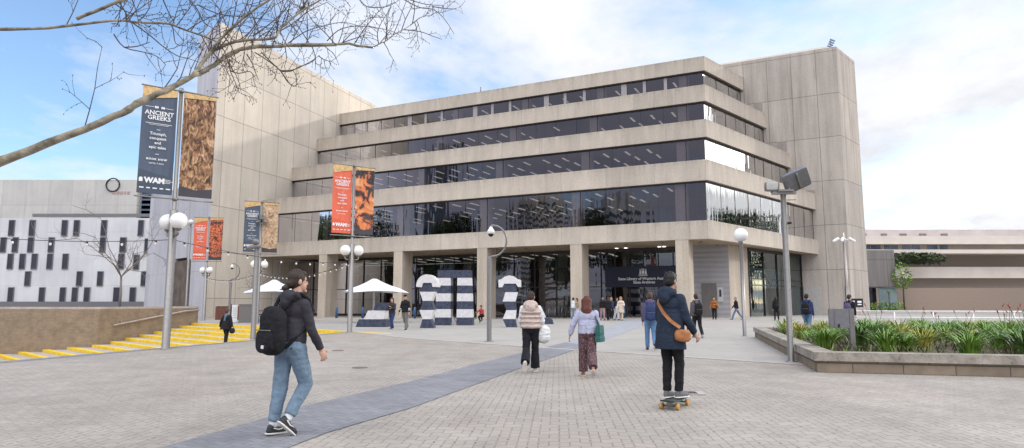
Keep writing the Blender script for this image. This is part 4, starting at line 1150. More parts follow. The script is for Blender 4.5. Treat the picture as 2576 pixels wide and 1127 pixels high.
def clump(loc, h, n, spread, m, label, group, seed, flowers=0):
    rd = random.Random(seed); p = empty('strappy_plant', loc, 0, label, 'plant', group)
    mb = MB()
    for i in range(n):
        a_ = rd.uniform(0, 2 * PI); r0 = rd.uniform(0, spread * .35); L_ = h * rd.uniform(.7, 1.15); out = spread * rd.uniform(.35, 1.1); w = rd.uniform(.010, .021)
        d_ = Vector((math.cos(a_), math.sin(a_), 0)); s_ = Vector((-d_.y, d_.x, 0)) * w; b_ = d_ * r0; pts = []
        for q in range(6):
            f = q / 5; pts.append(b_ + d_ * out * f ** 1.8 + Vector((0, 0, L_ * (1.25 * f - .55 * f ** 2.6 * rd.uniform(.85, 1.15)))))
        vs = []
        for q in range(6): wd_ = s_ * (1 - (q / 5) ** 2 * .92); vs += [pts[q] - wd_, pts[q] + wd_]
        mb.add(vs, [(2 * q, 2 * q + 1, 2 * q + 3, 2 * q + 2) for q in range(5)], True)
    mb.build('leaves', m, p)
    if flowers:
        st = MB(); tops = []
        for i in range(flowers):
            a_ = rd.uniform(0, 2 * PI); d_ = Vector((math.cos(a_), math.sin(a_), 0)); tp = d_ * rd.uniform(.1, .45) + Vector((0, 0, h * rd.uniform(1.1, 1.5)))
            st.tube([d_ * .05, tp * .6, tp], .007, 4); tops.append(MB().cap(tp, tp + Vector((rd.uniform(-.06, .06), 0, .07)), .017, .010, 6))
        so_ = st.build('stems', M['leaf_d'], p)
        for f_ in tops: f_.build('flower', M['flower'], so_)
    return p
GRP = 'strappy plants in the stone planter'
rd = random.Random(11); plants = []
inner = ring_in(.58)
def inside(p, poly):
    c = False; n = len(poly)
    for i in range(n):
        a, b = poly[i], poly[(i + 1) % n]
        if (a.y > p.y) != (b.y > p.y) and p.x < (b.x - a.x) * (p.y - a.y) / (b.y - a.y) + a.x: c = not c
    return c
tries = 0
while len(plants) < 105 and tries < 20000:
    tries += 1
    p = Vector((rd.uniform(6, 17), rd.uniform(12.5, 25), .33))
    if not inside(p, inner): continue
    if p.y < 14.6 and p.x < 8.6: continue
    if any((p - q).length < .52 for q in plants): continue
    if (p - Vector((7.45, 14.55, .33))).length < .5: continue
    plants.append(p)
for i, p in enumerate(sorted(plants, key=lambda v: v.y)):
    left = p.x < 6.6 + (p.y - 13) * .27 + 1.4
    if (p.y > 19.5 and left and i % 3) or i % 9 == 4: m, lb, fl = M['leaf_y'], 'yellow green strappy clump inside the stone planter', 0
    elif i % 3 == 1: m, lb, fl = M['leaf_d'], 'dark green strappy clump inside the stone planter', 0
    elif p.y > 17 and p.x > 11 and i % 4 == 0: m, lb, fl = M['leaf'], 'green strappy clump with thin red flower stems in the planter', 4
    else: m, lb, fl = M['leaf'], 'bright green strappy clump inside the stone planter', 0
    clump(p, rd.uniform(.36, .70) + (.08 if fl else 0), 120 if p.y < 18 else 75, rd.uniform(.44, .76), m, lb, GRP + (' with red flowers' if fl else '') + (' dark' if m is M['leaf_d'] else ' yellow' if m is M['leaf_y'] else ''), 100 + i, fl)
# low mixed ground cover and leaf litter between the clumps
gc = MB(); rg = random.Random(77); bed = ring_in(.50)
for _ in range(5200):
    p = Vector((rg.uniform(5.8, 17.5), rg.uniform(12.3, 25.5), .335))
    if not inside(p, bed): continue
    a_ = rg.uniform(0, 6.28); d_ = Vector((math.cos(a_), math.sin(a_), 0)); s_ = Vector((-d_.y, d_.x, 0)) * rg.uniform(.008, .02); L_ = rg.uniform(.08, .26)
    gc.add([p - s_, p + s_, p + d_ * L_ * .6 + Vector((0, 0, L_ * .8)) + s_ * .5, p + d_ * L_ * .6 + Vector((0, 0, L_ * .8)) - s_ * .5, p + d_ * L_ + Vector((0, 0, L_ * .7))], [(0, 1, 2, 3), (3, 2, 4)])
tag(gc.build('ground_cover', plain('mixed_ground_cover', (.11, .13, .035), .7, scale=9, var=.9, kind='World')), 'low mixed greenery and dry leaves between the planter clumps', 'ground cover', kind='stuff')
# box on a post in the bed
p = empty('control_box', Vector((7.42, 14.5, .335)), R(-6), 'flat grey metal box on a square post standing in the planter', 'control box')
MB().box((0, 0, .46), (.10, .10, .93)).build('post', M['steel'], p)
MB().box((-.27, -.03, .71), (.42, .05, .42)).build('box', M['steel_d'], p)
MB().box((-.365, -.062, .71), (.012, .012, .40)).build('seam', M['steel'], p)
MB().box((-.285, -.058, .555), (.04, .01, .075)).build('plate', M['black_metal'], p)

# white railing, sign and parked car beyond the planter
rl = empty('railing', Vector((15.6, 30, 0)), R(-14), 'white tubular railing beyond the planter at the right', 'railing')
rb = MB()
for z in (1.0, .72, .44): rb.tube([(0, 0, z), (14, 0, z)], .035, 6)
rb.build('rails', M['white_plastic'], rl)
for i in range(10): MB().tube([(i * 1.55, 0, 0), (i * 1.55, 0, 1.0)], .026, 6).build('post', M['white_plastic'], rl)
p = empty('small_sign', at(2153, 770, 46.0) * 1.0, R(-10), 'small black sign with two white symbols behind the planter', 'sign'); q = at(2153, 770, 46.0); p.location = (q.x, q.y, 0)
MB().tube([(0, 0, .1), (0, 0, 1.0)], .03, 6).build('post', M['steel'], p); MB().box((0, 0, 1.35), (.9, .05, .6)).build('panel', M['black_metal'], p)
MB().box((-.2, -.03, 1.35), (.22, .012, .3)).box((.22, -.03, 1.42), (.26, .012, .14)).box((.22, -.03, 1.24), (.26, .012, .08)).build('symbols', M['white'], p)
# ------------------------------------------------------------------ people
def cloth(name, col, var=.16, scale=9.0, rough=.85, bmp=.25, fold=True):
    m, t, b = newmat(name)
    f = noise_fac(t, coords(t, 'Object', (1, 1, .55)), scale, 5, .6, .4)
    g = noise_fac(t, coords(t, 'Object'), 140, 2)
    c = mixc(t, 1.0, ramp(t, f, [(.28, mul(col, 1 - var * 1.5)), (.7, mul(col, 1 + var))]), ramp(t, g, [(.3, .9), (.7, 1.08)]), 'MULTIPLY')
    t.link(c, b.inputs['Base Color']); b.inputs['Roughness'].default_value = rough; b.inputs['Specular IOR Level'].default_value = .25
    h = noise_fac(t, coords(t, 'Object', (1, 1, 1.5)), scale * .9, 3, .45, .7)
    k = t.n.new('ShaderNodeTexWave'); k.inputs['Scale'].default_value = scale * .55; k.inputs['Distortion'].default_value = 9; k.inputs['Detail'].default_value = 3; k.inputs['Detail Scale'].default_value = 1.3; k.bands_direction = 'Z'
    t.link(coords(t, 'Object', (.7, .7, 1)), k.inputs['Vector'])
    bump(t, b, math_(t, 'ADD', math_(t, 'MULTIPLY', h, 1.0), math_(t, 'MULTIPLY', k.outputs['Fac'], .07)), min(1.0, bmp * 2.6), .03); return m
def patterned(name, c1, c2, scale):
    m, t, b = newmat(name)
    w = t.n.new('ShaderNodeTexVoronoi'); w.inputs['Scale'].default_value = scale; t.link(coords(t, 'Object', (1, 1, .6), (0, .4, 0)), w.inputs['Vector'])
    t.link(ramp(t, w.outputs['Distance'], [(.25, c1), (.42, c2)]), b.inputs['Base Color']); b.inputs['Roughness'].default_value = .85; return m
SKIN = plain('skin_light', (.50, .29, .21), .5, scale=20, var=.06); SKIN2 = plain('skin_tan', (.38, .21, .14), .5, scale=20, var=.06); SKIN3 = plain('skin_brown', (.28, .15, .095), .5, scale=20, var=.06)
def hair_mat(name, c):
    m, t, b = newmat(name)
    f = noise_fac(t, coords(t, 'Object', (1, 1, .16)), 75, 4, .6, .5)
    t.link(ramp(t, f, [(.3, mul(c, .5)), (.7, mul(c, 1.7))]), b.inputs['Base Color']); b.inputs['Roughness'].default_value = .55; b.inputs['Specular IOR Level'].default_value = .35
    bump(t, b, f, .5, .01); return m
HAIR = {k: hair_mat('hair_' + k, c) for k, c in {'dark': (.030, .018, .012), 'black': (.010, .009, .010), 'red': (.085, .022, .014), 'brown': (.06, .035, .022), 'blond': (.30, .19, .09), 'grey': (.2, .17, .15)}.items()}
EYE_M = plain('eye_dark', (.03, .02, .018), .2); LIP = plain('lip', (.36, .15, .12), .5)
CL = {k: cloth('cloth_' + k, c) for k, c in {'charcoal': (.040, .037, .045), 'navy': (.020, .030, .052), 'black': (.013, .013, .016), 'denim': (.165, .235, .31), 'denim_b': (.10, .19, .33), 'lavender': (.40, .41, .53),
     'white': (.70, .71, .74), 'beige': (.50, .40, .355), 'rust': (.28, .105, .03), 'grey': (.10, .095, .105), 'greyp': (.17, .165, .155), 'blue': (.03, .05, .13), 'cream': (.62, .52, .42), 'red': (.45, .05, .05), 'purple': (.10, .085, .16), 'tan': (.35, .25, .17), 'scarf': (.10, .17, .24), 'pink': (.5, .3, .3)}.items()}
CL['floral'] = patterned('burgundy_patterned_cloth', (.26, .17, .16), (.075, .035, .045), 42)
SHOE = {'dark': plain('dark_shoe', (.02, .02, .024), .6), 'white': plain('white_shoe', (.62, .60, .58), .6), 'grey': plain('grey_shoe', (.12, .12, .13), .7), 'tan': plain('tan_shoe', (.32, .17, .10), .6)}
SOLE = plain('pale_sole', (.66, .63, .58), .7)

def efr(mb, p0, p1, r0, r1, n=18, rot=None):
    """elliptical frustum with flat ends"""
    p0, p1 = Vector(p0), Vector(p1); vs = []
    for p, r_ in ((p0, r0), (p1, r1)):
        for j in range(n):
            t_ = 2 * PI * j / n; v = Vector((r_[0] * math.cos(t_), r_[1] * math.sin(t_), 0)); vs.append(p + (rot @ v if rot else v))
    mb.add(vs, [tuple(range(n - 1, -1, -1)), tuple(range(n, 2 * n))] + [(j, (j + 1) % n, n + (j + 1) % n, n + j) for j in range(n)], True); return mb

def person(loc, face, H, label, sp, group=None):
    s = H / 1.74; vox = sp.get('vox', .018); near = vox < .012
    w = sp.get('w', 1.0)
    leg = sp.get('legs', ((8, 5, 0), (-8, 10, 0))); arm = sp.get('arms', ((0, 6, 12, 0), (0, 6, 12, 0)))
    lean = R(sp.get('lean', 3)); u = Vector((0, math.sin(lean), math.cos(lean)))
    J = {}
    low = 9
    for i, sd in enumerate((-1, 1)):                      # 0 = left, 1 = right
        fx, kn, toe = leg[i]; sx = sp.get('stance', .09)
        hip = Vector((sd * .088, 0, 0)); d1 = Vector((sd * (sx - .085), math.sin(R(fx)), -math.cos(R(fx)))).normalized(); knee = hip + d1 * .43
        d2 = Vector((sd * (sx - .085) * .3, math.sin(R(fx - kn)), -math.cos(R(fx - kn)))).normalized(); ank = knee + d2 * .415
        fd = Vector((sd * .10, math.cos(R(toe)), -math.sin(R(toe)))).normalized(); fu = Vector((0, math.sin(R(toe)), math.cos(R(toe))))
        toep = ank + fd * .17 - fu * .075; heel = ank - fd * .06 - fu * .075
        low = min(low, toep.z, heel.z); J[i] = [hip, knee, ank, fd, fu]
    P = Vector((0, 0, -low + .002))
    for i in (0, 1): J[i][0] = J[i][0] + P; J[i][1] = J[i][1] + P; J[i][2] = J[i][2] + P
    NB = P + u * .515; 
    hy, hp = sp.get('head', (0, 0)); hl = lean * .3 + R(hp)
    HM = Matrix.Rotation(-R(hy), 3, 'Z') @ Matrix.Rotation(-hl, 3, 'X')
    HC = NB + Vector((0, .02, .17)) + HM @ Vector((0, .01, 0))
    A = {}
    for i, sd in enumerate((-1, 1)):
        fx, ab, el, inn = arm[i]
        sh = P + u * .455 + Vector((sd * .172 * w, 0, 0))
        d1 = Vector((sd * math.sin(R(ab)), math.sin(R(fx)) * math.cos(R(ab)), -math.cos(R(fx)) * math.cos(R(ab)))).normalized(); eb = sh + d1 * .285
        fo = fx + el
        d2 = Vector((sd * math.sin(R(ab * .6 - inn)), math.sin(R(fo)) * math.cos(R(inn)), -math.cos(R(fo)) * math.cos(R(inn)))).normalized(); wr = eb + d2 * .25
        A[i] = (sh, eb, wr, d2)
    # --- one continuous body
    b = MB()
    b.ell(HC + HM @ Vector((0, -.008, .02)), (.074, .094, .10), HM); b.ell(HC + HM @ Vector((0, .028, -.045)), (.056, .064, .07), HM)
    b.cap(HC + HM @ Vector((0, .086, .008)), HC + HM @ Vector((0, .099, -.024)), .007, .012, 8)
    b.ell(HC + HM @ Vector((0, .075, -.10)), (.026, .022, .02), HM)
    for sd in (-1, 1): b.ell(HC + HM @ Vector((sd * .078, -.005, -.005)), (.013, .022, .034), HM, 10, 7)
    b.cap(NB - u * .05, HC - Vector((0, .012, .06)), .062, .054)
    b.ell(P + u * .34, (.150 * w, .10, .18)); b.ell(P + u * .12, (.14 * w, .10, .16)); b.ell(P + Vector((0, -.01, 0)), (.16 * w, .115, .12))
    for i, sd in enumerate((-1, 1)):
        sh, eb, wr, d2 = A[i]; b.cap(P + u * .41, sh - Vector((0, 0, .02)), .055, .046); b.cap(sh - Vector((0, 0, .02)), eb, .047, .041); b.cap(eb, wr, .04, .027)
        a = d2.orthogonal(); x = Vector((0, 1, 0)); x = (x - d2 * x.dot(d2)).normalized(); y = d2.cross(x)      # palm faces the thigh, thumb forward
        Mh = Matrix((x, y, d2)).transposed()
        b.ell(wr + d2 * .045, (.040, .017, .052), Mh, 10, 7)
        for q, (ox, ln, bend) in enumerate(((.030, .068, 16), (.010, .078, 22), (-.011, .072, 26), (-.031, .056, 32))):
            k0 = wr + d2 * .082 + x * ox; nd = (d2 + x * ox * 2.4 - y * sd * math.tan(R(bend)) * .7).normalized(); k1 = k0 + nd * ln * .5
            nd2 = (nd - y * sd * math.tan(R(bend + 18))).normalized(); b.cap(k0, k1, .0095, .0085, 8); b.cap(k1, k1 + nd2 * ln * .5, .0085, .007, 8)
        k0 = wr + d2 * .03 + x * .032; nd = (d2 * .7 + x * .8 - y * sd * .35).normalized(); b.cap(k0, k0 + nd * .042, .013, .0105, 8); b.cap(k0 + nd * .042, k0 + nd * .042 + (nd + d2 * .6).normalized() * .032, .0105, .008, 8)
        hip, knee, ank, fd, fu = J[i]
        b.cap(hip, knee, .082, .053); b.cap(knee, ank, .052, .034); b.cap(ank - fu * .035 - fd * .02, ank + fd * .13 - fu * .055, .034, .022)
    me = fused(b, 'person', sp.get('skin', SKIN), None, sp.get('bvox', vox * .75), 2)
    me.location = loc; me.rotation_euler = (0, 0, -R(face)); me.scale = (s, s, s); tag(me, label, 'person', group)
    # --- face details
    for sd in (-1, 1): MB().ell(HC + HM @ Vector((sd * .030, .079, .012)), (.012, .009, .007), HM, 8, 6).build('eye', EYE_M, me)
    MB().ell(HC + HM @ Vector((0, .083, -.062)), (.020, .008, .006), HM, 10, 6).build('mouth', LIP, me)
    # --- trousers
    pm = sp.get('trousers', CL['black']); e = sp.get('te', .014); cuff = sp.get('cuff', .055); kneew = sp.get('kneew', .064)
    tr_ = MB(); tr_.ell(P + Vector((0, -.012, .0)), (.168 * w + e, .125 + e, .13)); efr(tr_, P + u * .02, P + u * .15, (.16 * w + e, .12 + e), (.145 * w + e, .11 + e))
    tl = sp.get('tlen', .96)
    for i in (0, 1):
        hip, knee, ank, fd, fu = J[i]; bt = knee.lerp(ank, tl)
        tr_.cap(hip, knee, .088 + e, kneew + e * .5, 14); tr_.cap(knee, knee.lerp(bt, .5), kneew + e * .5, (kneew + cuff) / 2 + e * .4, 14)
        dd_ = (bt - knee).normalized(); ro = dd_.to_track_quat('Z', 'Y').to_matrix(); efr(tr_, knee.lerp(bt, .4), bt, ((kneew + cuff) / 2 + e * .4,) * 2, (cuff, cuff * 1.06), 14, ro)
    if sp.get('skirt'):
        lo_ = min(J[0][2].z, J[1][2].z); efr(tr_, P + u * .1, P * .55 + Vector((0, 0, .05)), (.17 * w, .14), (.2, .19)); efr(tr_, P * .55 + Vector((0, 0, .05)), Vector((0, 0, .22)), (.2, .19), (.17, .20))
    fused(tr_, sp.get('tname', 'trousers'), pm, me, vox, 3, .022 if near else 0, .10)
    # --- shoes
    for i in (0, 1):
        hip, knee, ank, fd, fu = J[i]; sd = Vector((fd.y, -fd.x, 0)).normalized(); Mf = Matrix((sd, fd, fu)).transposed(); c = ank + fd * .055 - fu * .038
        sh_ = MB(); sh_.ell(c, (.045, .132, .038), Mf, 14, 9, .8); sh_.ell(ank - fu * .008 - fd * .01, (.040, .058, .045), Mf) if not sp.get('sandal') else None
        so_ = fused(sh_, 'shoe', SHOE[sp.get('shoe', 'dark')], me, min(vox, .012), 2)
        sl_ = MB(); sl_.ell(c - fu * .028, (.048, .138, .012), Mf, 16, 8, .6); sl_.build('sole', SOLE if sp.get('sole', True) else SHOE['dark'], so_)
        if sp.get('sock'): MB().cap(ank + (knee - ank).normalized() * .02, ank.lerp(knee, .17), .042, .043, 12).build('sock', CL['white'], me)
    # --- upper garment
    e = sp.get('je', .022); hem = sp.get('hem', -.02); jm = sp.get('jacket', CL['black']); j = MB()
    j.ell(P + u * .37, (.165 * w + e, .112 + e, .15)); j.ell(P + u * .22, (.15 * w + e, .112 + e, .17))
    efr(j, P + u * .22, P + u * hem, (.152 * w + e, .115 + e), (.165 * w + e + sp.get('aline', .0), .125 + e + sp.get('aline', 0)), 20)
    j.cap(P + u * .435 + Vector((-.09 * w, 0, 0)), P + u * .435 + Vector((.09 * w, 0, 0)), .064 + e * .5, .064 + e * .5)
    j.cap(NB - u * .06, NB + u * .01, .085 + e * .5, .060 + e * .4)
    cut = sp.get('slen', 1.0); sleeve_m = sp.get('sleeve_m'); sl2_ = MB() if sleeve_m else j
    for i in (0, 1):
        sh, eb, wr, d2 = A[i]; r_ = sp.get('sr', .062); j.cap(P + u * .42 + Vector(((sh - P).x * .4, 0, 0)), sh - Vector((0, 0, .012)), .074, r_)
        sl2_.cap(sh - Vector((0, 0, .012)), eb, r_, r_ - .006); sl2_.cap(eb, eb.lerp(wr, .6 * cut), r_ - .006, r_ - .014)
        ro = d2.to_track_quat('Z', 'Y').to_matrix(); efr(sl2_, eb.lerp(wr, .5 * cut), eb.lerp(wr, cut * .98), (r_ - .010,) * 2, (max(.036, r_ - .024),) * 2, 14, ro)
    if sp.get('quilt'):
        for z in (.06, .16, .26, .36): j.ell(P + u * z, (.168 * w + e + .012, .125 + e + .012, .048), None, 20, 9, .9)
    jo = fused(j, sp.get('jname', 'jacket'), jm, me, vox, 3, .02 if near else 0, .13)
    if sleeve_m: fused(sl2_, 'sleeves', sleeve_m, me, vox, 3, .018 if near else 0, .09)
    if sp.get('hood'):
        k_ = sp.get('hood_s', 1.0); h = MB(); h.ell(NB + Vector((0, -.085, .0)), (.125 * k_, .075 * k_, .085 * k_)); h.ell(NB + Vector((0, -.12 * k_, -.06)), (.085 * k_, .045 * k_, .08 * k_))
        for sd in (-1, 1): h.cap(NB + Vector((sd * .10, -.06, .02)), NB + Vector((sd * .055, .065, -.04)), .045, .026)
        fused(h, 'hood', sp.get('hood_m', jm), me, vox, 3, .016 if near else 0, .07)
    # --- hair
    hs = sp.get('hair', 'short'); hm = HAIR[sp.get('hc', 'dark')]; h = MB()
    if hs in ('short', 'bun', 'long', 'crop'):
        t_ = .016 if hs == 'crop' else .026
        h.ell(HC + HM @ Vector((0, -.022, .035)), (.076 + t_ * .5, .090 + t_ * .35, .088 + t_ * .7), HM); h.ell(HC + HM @ Vector((0, -.045, -.01)), (.074 + t_ * .4, .066 + t_ * .4, .078), HM)
        h.ell(HC + HM @ Vector((0, .035, .085)), (.062, .052, .034), HM)
        if hs == 'bun':
            h.ell(HC + HM @ Vector((0, -.085, -.03)), (.062, .05, .05), HM); h.ell(HC + HM @ Vector((-.01, -.13, -.075)), (.046, .042, .036), HM); h.cap(HC + HM @ Vector((-.01, -.15, -.08)), HM @ Vector((-.04, -.19, -.10)) + HC, .014, .004, 8)
        if hs == 'long' and near:
            for q in range(16):
                a_ = -75 + q * 10; v = Vector((math.sin(R(a_)) * .098, -math.cos(R(a_)) * .10, 0)); L_ = sp.get('hlen', .3) * (.85 + .25 * ((q * 7) % 5) / 5); wv = .012 * math.sin(q * 2.1)
                h.tube([HC + HM @ (v * .8 + Vector((0, 0, .06))), HC + HM @ (v + Vector((wv, -.012, -L_ * .4))), HC + HM @ (v * 1.1 + Vector((-wv, -.02, -L_ * .75))), HC + HM @ (v * 1.05 + Vector((wv, -.02, -L_ * 1.08)))], [.02, .02, .017, .006], 8)
        if hs == 'long':
            for a_ in (-60, -30, 0, 30, 60):
                v = Vector((math.sin(R(a_)) * .085, -math.cos(R(a_)) * .085 + .0, 0)); L_ = sp.get('hlen', .30); h.cap(HC + HM @ (v + Vector((0, 0, .03))), HC + HM @ (v * 1.12 + Vector((0, -.015, -L_ * (1 if abs(a_) < 45 else .9)))), .045, .028)
        if hs == 'short' and near:
            for q in range(7): v = HM @ Vector((.05 * math.cos(q * .9), -.04 + .05 * math.sin(q * 1.7), .125)); h.cap(HC + v * .9, HC + v * 1.06 + Vector((0, -.01, 0)), .016, .005, 8)
        fused(h, 'hair', hm, me, vox * .8, 4, .008 if near else 0, .03)
    elif hs == 'cap':
        h.ell(HC + HM @ Vector((0, -.01, .05)), (.086, .102, .07), HM); h.ell(HC + HM @ Vector((0, .11, .05)), (.06, .06, .01), HM); h.build('cap', CL['black'], me)
    if sp.get('beard'): MB().ell(HC + HM @ Vector((0, .042, -.075)), (.058, .058, .045), HM).build('beard', hm, me)
    if sp.get('scarf'):
        q = MB(); q.ell(NB + Vector((0, -.01, .02)), (.105, .10, .07)); q.cap(NB + Vector((.02, -.10, 0)), NB + Vector((.0, -.13, -.24)), .07, .06); fused(q, 'scarf', sp['scarf'], me, vox, 2)
    if sp.get('stripes'):
        for i in (0, 1):
            sh, eb, wr, d2 = A[i]
            for f in (.2, .5): MB().tube([eb.lerp(wr, f), eb.lerp(wr, f + .12)], sp.get('sr', .062) - .004, 12).build('sleeve_stripe', CL['white'], me)
    me['_'] = 0; del me['_']
    return me, dict(P=P, u=u, NB=NB, A=A, J=J, HC=HC, loc=loc, face=face, s=s)

def place(o, K_):
    o.location = K_['loc']; o.rotation_euler = (0, 0, -R(K_['face'])); o.scale = (K_['s'],) * 3; return o
def backpack(K_, label, m, size=1.0, vox=.012, tagm=None, drop=0.0, group=None):
    P, u, A = K_['P'], K_['u'], K_['A']; e = place(empty('backpack', label=label, cat='backpack', group=group), K_)
    c = P + u * (.20 - drop) + Vector((0, -.235, 0)); Mr = Matrix.Rotation(-math.atan2(u.y, u.z) + .06, 3, 'X')
    b = MB(); b.ell(c, (.155 * size, .098, .235 * size), Mr, 22, 14, .62); b.ell(c + Vector((0, -.005, .15 * size)), (.13 * size, .08, .10), Mr, 18, 10, .7)
    fused(b, 'bag_body', m, e, vox, 3, .02 if vox < .014 else 0, .09)
    pk = MB(); pk.ell(c + Vector((0, -.085, -.095 * size)), (.128 * size, .045, .115 * size), Mr, 18, 10, .55); po = fused(pk, 'front_pocket', m, e, vox, 2, .012 if vox < .014 else 0, .06)
    z = MB(); z.tube([c + Vector((x * size, -.128 + abs(x) * .12, .012 * size + .0)) for x in (-.115, -.06, 0, .06, .115)], .006, 6); z.build('zip', CL['greyp'], po)
    for sd in (-1, 1):
        sh = A[0 if sd < 0 else 1][0]; st = MB(); k = sh + Vector((-sd * .055, 0, .085))
        st.tube([c + Vector((sd * .09, .05, .2)), k + Vector((0, -.10, -.01)), k + Vector((0, -.01, .015)), k + Vector((sd * .01, .085, -.05)), k + Vector((sd * .03, .125, -.17)), k + Vector((sd * .055, .06, -.33)), c + Vector((sd * .13, .06, -.17))], .02, 8); st.build('strap', m, e)
    hd_ = MB(); hd_.tube([c + Vector((-.03, .04, .235)), c + Vector((-.025, .05, .275)), c + Vector((.025, .05, .275)), c + Vector((.03, .04, .235))], .009, 6); hd_.build('handle', m, e)
    if tagm: MB().box(c + Vector((.03, -.136, -.155)), (.038, .008, .034)).build('label_patch', CL['white'], e)
    return e

# -- woman with the black backpack, nearest the camera
pf, K1 = person(G(722, 1094), 36, 1.755, 'woman in charcoal hoodie and blue jeans walking away with a black backpack', dict(vox=.009, bvox=.006, legs=((-6, 4, 4), (20, 52, 42)), arms=((-4, 8, 14, 4), (12, 10, 16, 2)), lean=4, head=(20, 0), hair='bun', hc='dark',
    trousers=CL['denim'], tname='jeans', tlen=.86, cuff=.060, kneew=.068, te=.018, jacket=CL['charcoal'], jname='hoodie', je=.022, hem=-.03, hood=True, sr=.059, shoe='dark', sock=True, stance=.085))
for i in (0, 1):
    hip, knee, ank, fd, fu = K1['J'][i]; sd = Vector((fd.y, -fd.x, 0)).normalized(); st = MB()
    for s_ in (-1, 1):
        c = ank + fd * .02 + sd * s_ * .0455 - fu * .02; st.tube([c - fd * .04 + fu * .012, c + fd * .02 - fu * .006, c + fd * .07 + fu * .004], .007, 6)
    st.build('shoe_stripe', SHOE['white'], pf)
backpack(K1, 'black canvas backpack with front pocket and small white label, worn by the nearest woman', CL['black'], 1.06, .009, True, drop=.04)

# -- man on the skateboard
bd = G(1697, 1024); SB = 30
ps, K2 = person(bd + Vector((-.035, -.01, .118)), 50, 1.70, 'man in long navy hooded coat riding a skateboard', dict(vox=.009, bvox=.006, legs=((2, 6, 0), (11, 14, 0)), arms=((4, 6, 12, 6), (8, 11, 24, -4)), lean=2, head=(8, 4), hood_s=1.2, hair='short', hc='black', skin=SKIN2,
    trousers=CL['black'], cuff=.056, kneew=.064, te=.012, jacket=CL['navy'], jname='coat', je=.036, hem=-.25, aline=.03, hood=True, sr=.070, shoe='grey', stance=.055, slen=1.0))
e = empty('skateboard', bd, R(90 - SB), 'skateboard with dark deck and honey coloured wheels under the man in the navy coat', 'skateboard')
dk = MB(); n = 16; vs = []
for i in range(n + 1):
    x = -.40 + .80 * i / n; hw = .105 * min(1.0, math.sqrt(max(0.0, 1 - max(0, abs(x) - .30) ** 2 / .0101))) if abs(x) > .30 else .105
    z = .098 + (max(0, abs(x) - .26) ** 1.5) * .75
    for y in (-1, 1): vs += [(x, y * hw, z), (x, y * hw, z + .014)]
fs = []
for i in range(n):
    a = i * 4; b_ = a + 4; fs += [(a + 1, b_ + 1, b_ + 3, a + 3), (a, a + 2, b_ + 2, b_), (a, b_, b_ + 1, a + 1), (a + 2, a + 3, b_ + 3, b_ + 2)]
dk.add(vs, fs + [(0, 1, 3, 2), (n * 4, n * 4 + 2, n * 4 + 3, n * 4 + 1)]); dk.build('deck', plain('worn_green_deck', (.045, .07, .06), .6, scale=12, var=.4), e)
WH = plain('honey_wheel', (.52, .28, .08), .35)
for x in (-.23, .23):
    MB().tube([(x, -.12, .048), (x, .12, .048)], .012, 8).box((x, 0, .075), (.06, .07, .045)).build('truck', M['steel'], e)
    for y in (-1, 1): MB().lathe((0, 0, 0), [(0, 0), (.02, 0)], 6); w_ = MB().tube([(x, y * .085, .042), (x, y * .128, .042)], .042, 18).build('wheel', WH, e)
# tan crossbody bag and strap
e = place(empty('shoulder_bag', label='tan leather crossbody bag on a wide strap at the hip of the man in navy', cat='bag'), K2)
P, u, A = K2['P'], K2['u'], K2['A']
hip_ = P + Vector((.235, -.045, -.03)); LEA = plain('tan_leather', (.33, .125, .035), .5, scale=9, var=.22, bmp=.2)
bg_ = MB(); bg_.ell(hip_ + Vector((0, .0, -.03)), (.046, .112, .086), Matrix.Rotation(R(-8), 3, 'X') @ Matrix.Rotation(R(-35), 3, 'Z'), 18, 12, .6); bo_ = fused(bg_, 'bag_body', LEA, e, .009, 3, .014, .06)
sp_ = MB(); sh0 = A[0][0] + Vector((.06, 0, .095)); pth = [hip_ + Vector((.01, -.07, .08)), P + Vector((.14, -.175, .14)), P + Vector((.04, -.198, .25)), P + Vector((-.06, -.18, .38)), sh0 + Vector((0, -.09, -.02)), sh0 + Vector((0, 0, .015)), sh0 + Vector((.03, .10, -.05)), P + Vector((0, .185, .26)), P + Vector((.14, .175, .12)), hip_ + Vector((.0, .10, .06))]
vs = []; fs = []
for q, p_ in enumerate(pth):
    d_ = (pth[min(q + 1, len(pth) - 1)] - pth[max(q - 1, 0)]).normalized(); c_ = P + u * max(.0, min(.45, (p_ - P).z)); o_ = (p_ - c_); o_.z *= .3; o_ = o_.normalized(); v_ = d_.cross(o_).normalized() * .023
    vs += [p_ - v_, p_ + v_, p_ + v_ + o_ * .008, p_ - v_ + o_ * .008]
for q in range(len(pth) - 1):
    for k in range(4): fs.append((q * 4 + k, q * 4 + (k + 1) % 4, q * 4 + 4 + (k + 1) % 4, q * 4 + 4 + k))
sp_.add(vs, fs); sp_.build('strap', LEA, e)

# -- woman in the puffer vest with a white carrier bag
pv, K3 = person(G(1335, 937), 6, 1.63, 'woman in beige puffer vest and white sleeves walking away with a carrier bag', dict(vox=.011, bvox=.007, legs=((-14, 36, 66), (8, 4, 0)), arms=((6, 10, 40, 18), (8, 14, 50, 20)), lean=4, head=(16, 6), hair='short', hc='dark',
    trousers=CL['black'], cuff=.10, kneew=.072, te=.016, jacket=CL['beige'], jname='puffer_vest', je=.062, hood_s=1.32, hem=.02, quilt=True, sleeve_m=CL['white'], sr=.070, hood=True, shoe='white', stance=.085))
e = place(empty('carrier_bag', label='bulging white plastic carrier bag hanging from the arm of the woman in the puffer vest', cat='bag'), K3)
eb, wr = K3['A'][1][1], K3['A'][1][2]; c = eb.lerp(wr, .4) + Vector((.05, -.07, -.21))
b = MB(); c.z -= .03; b.ell(c, (.155, .125, .20), None, 18, 12, .85); b.cap(c + Vector((0, .02, .1)), eb.lerp(wr, .4) + Vector((.01, -.01, -.02)), .085, .022)
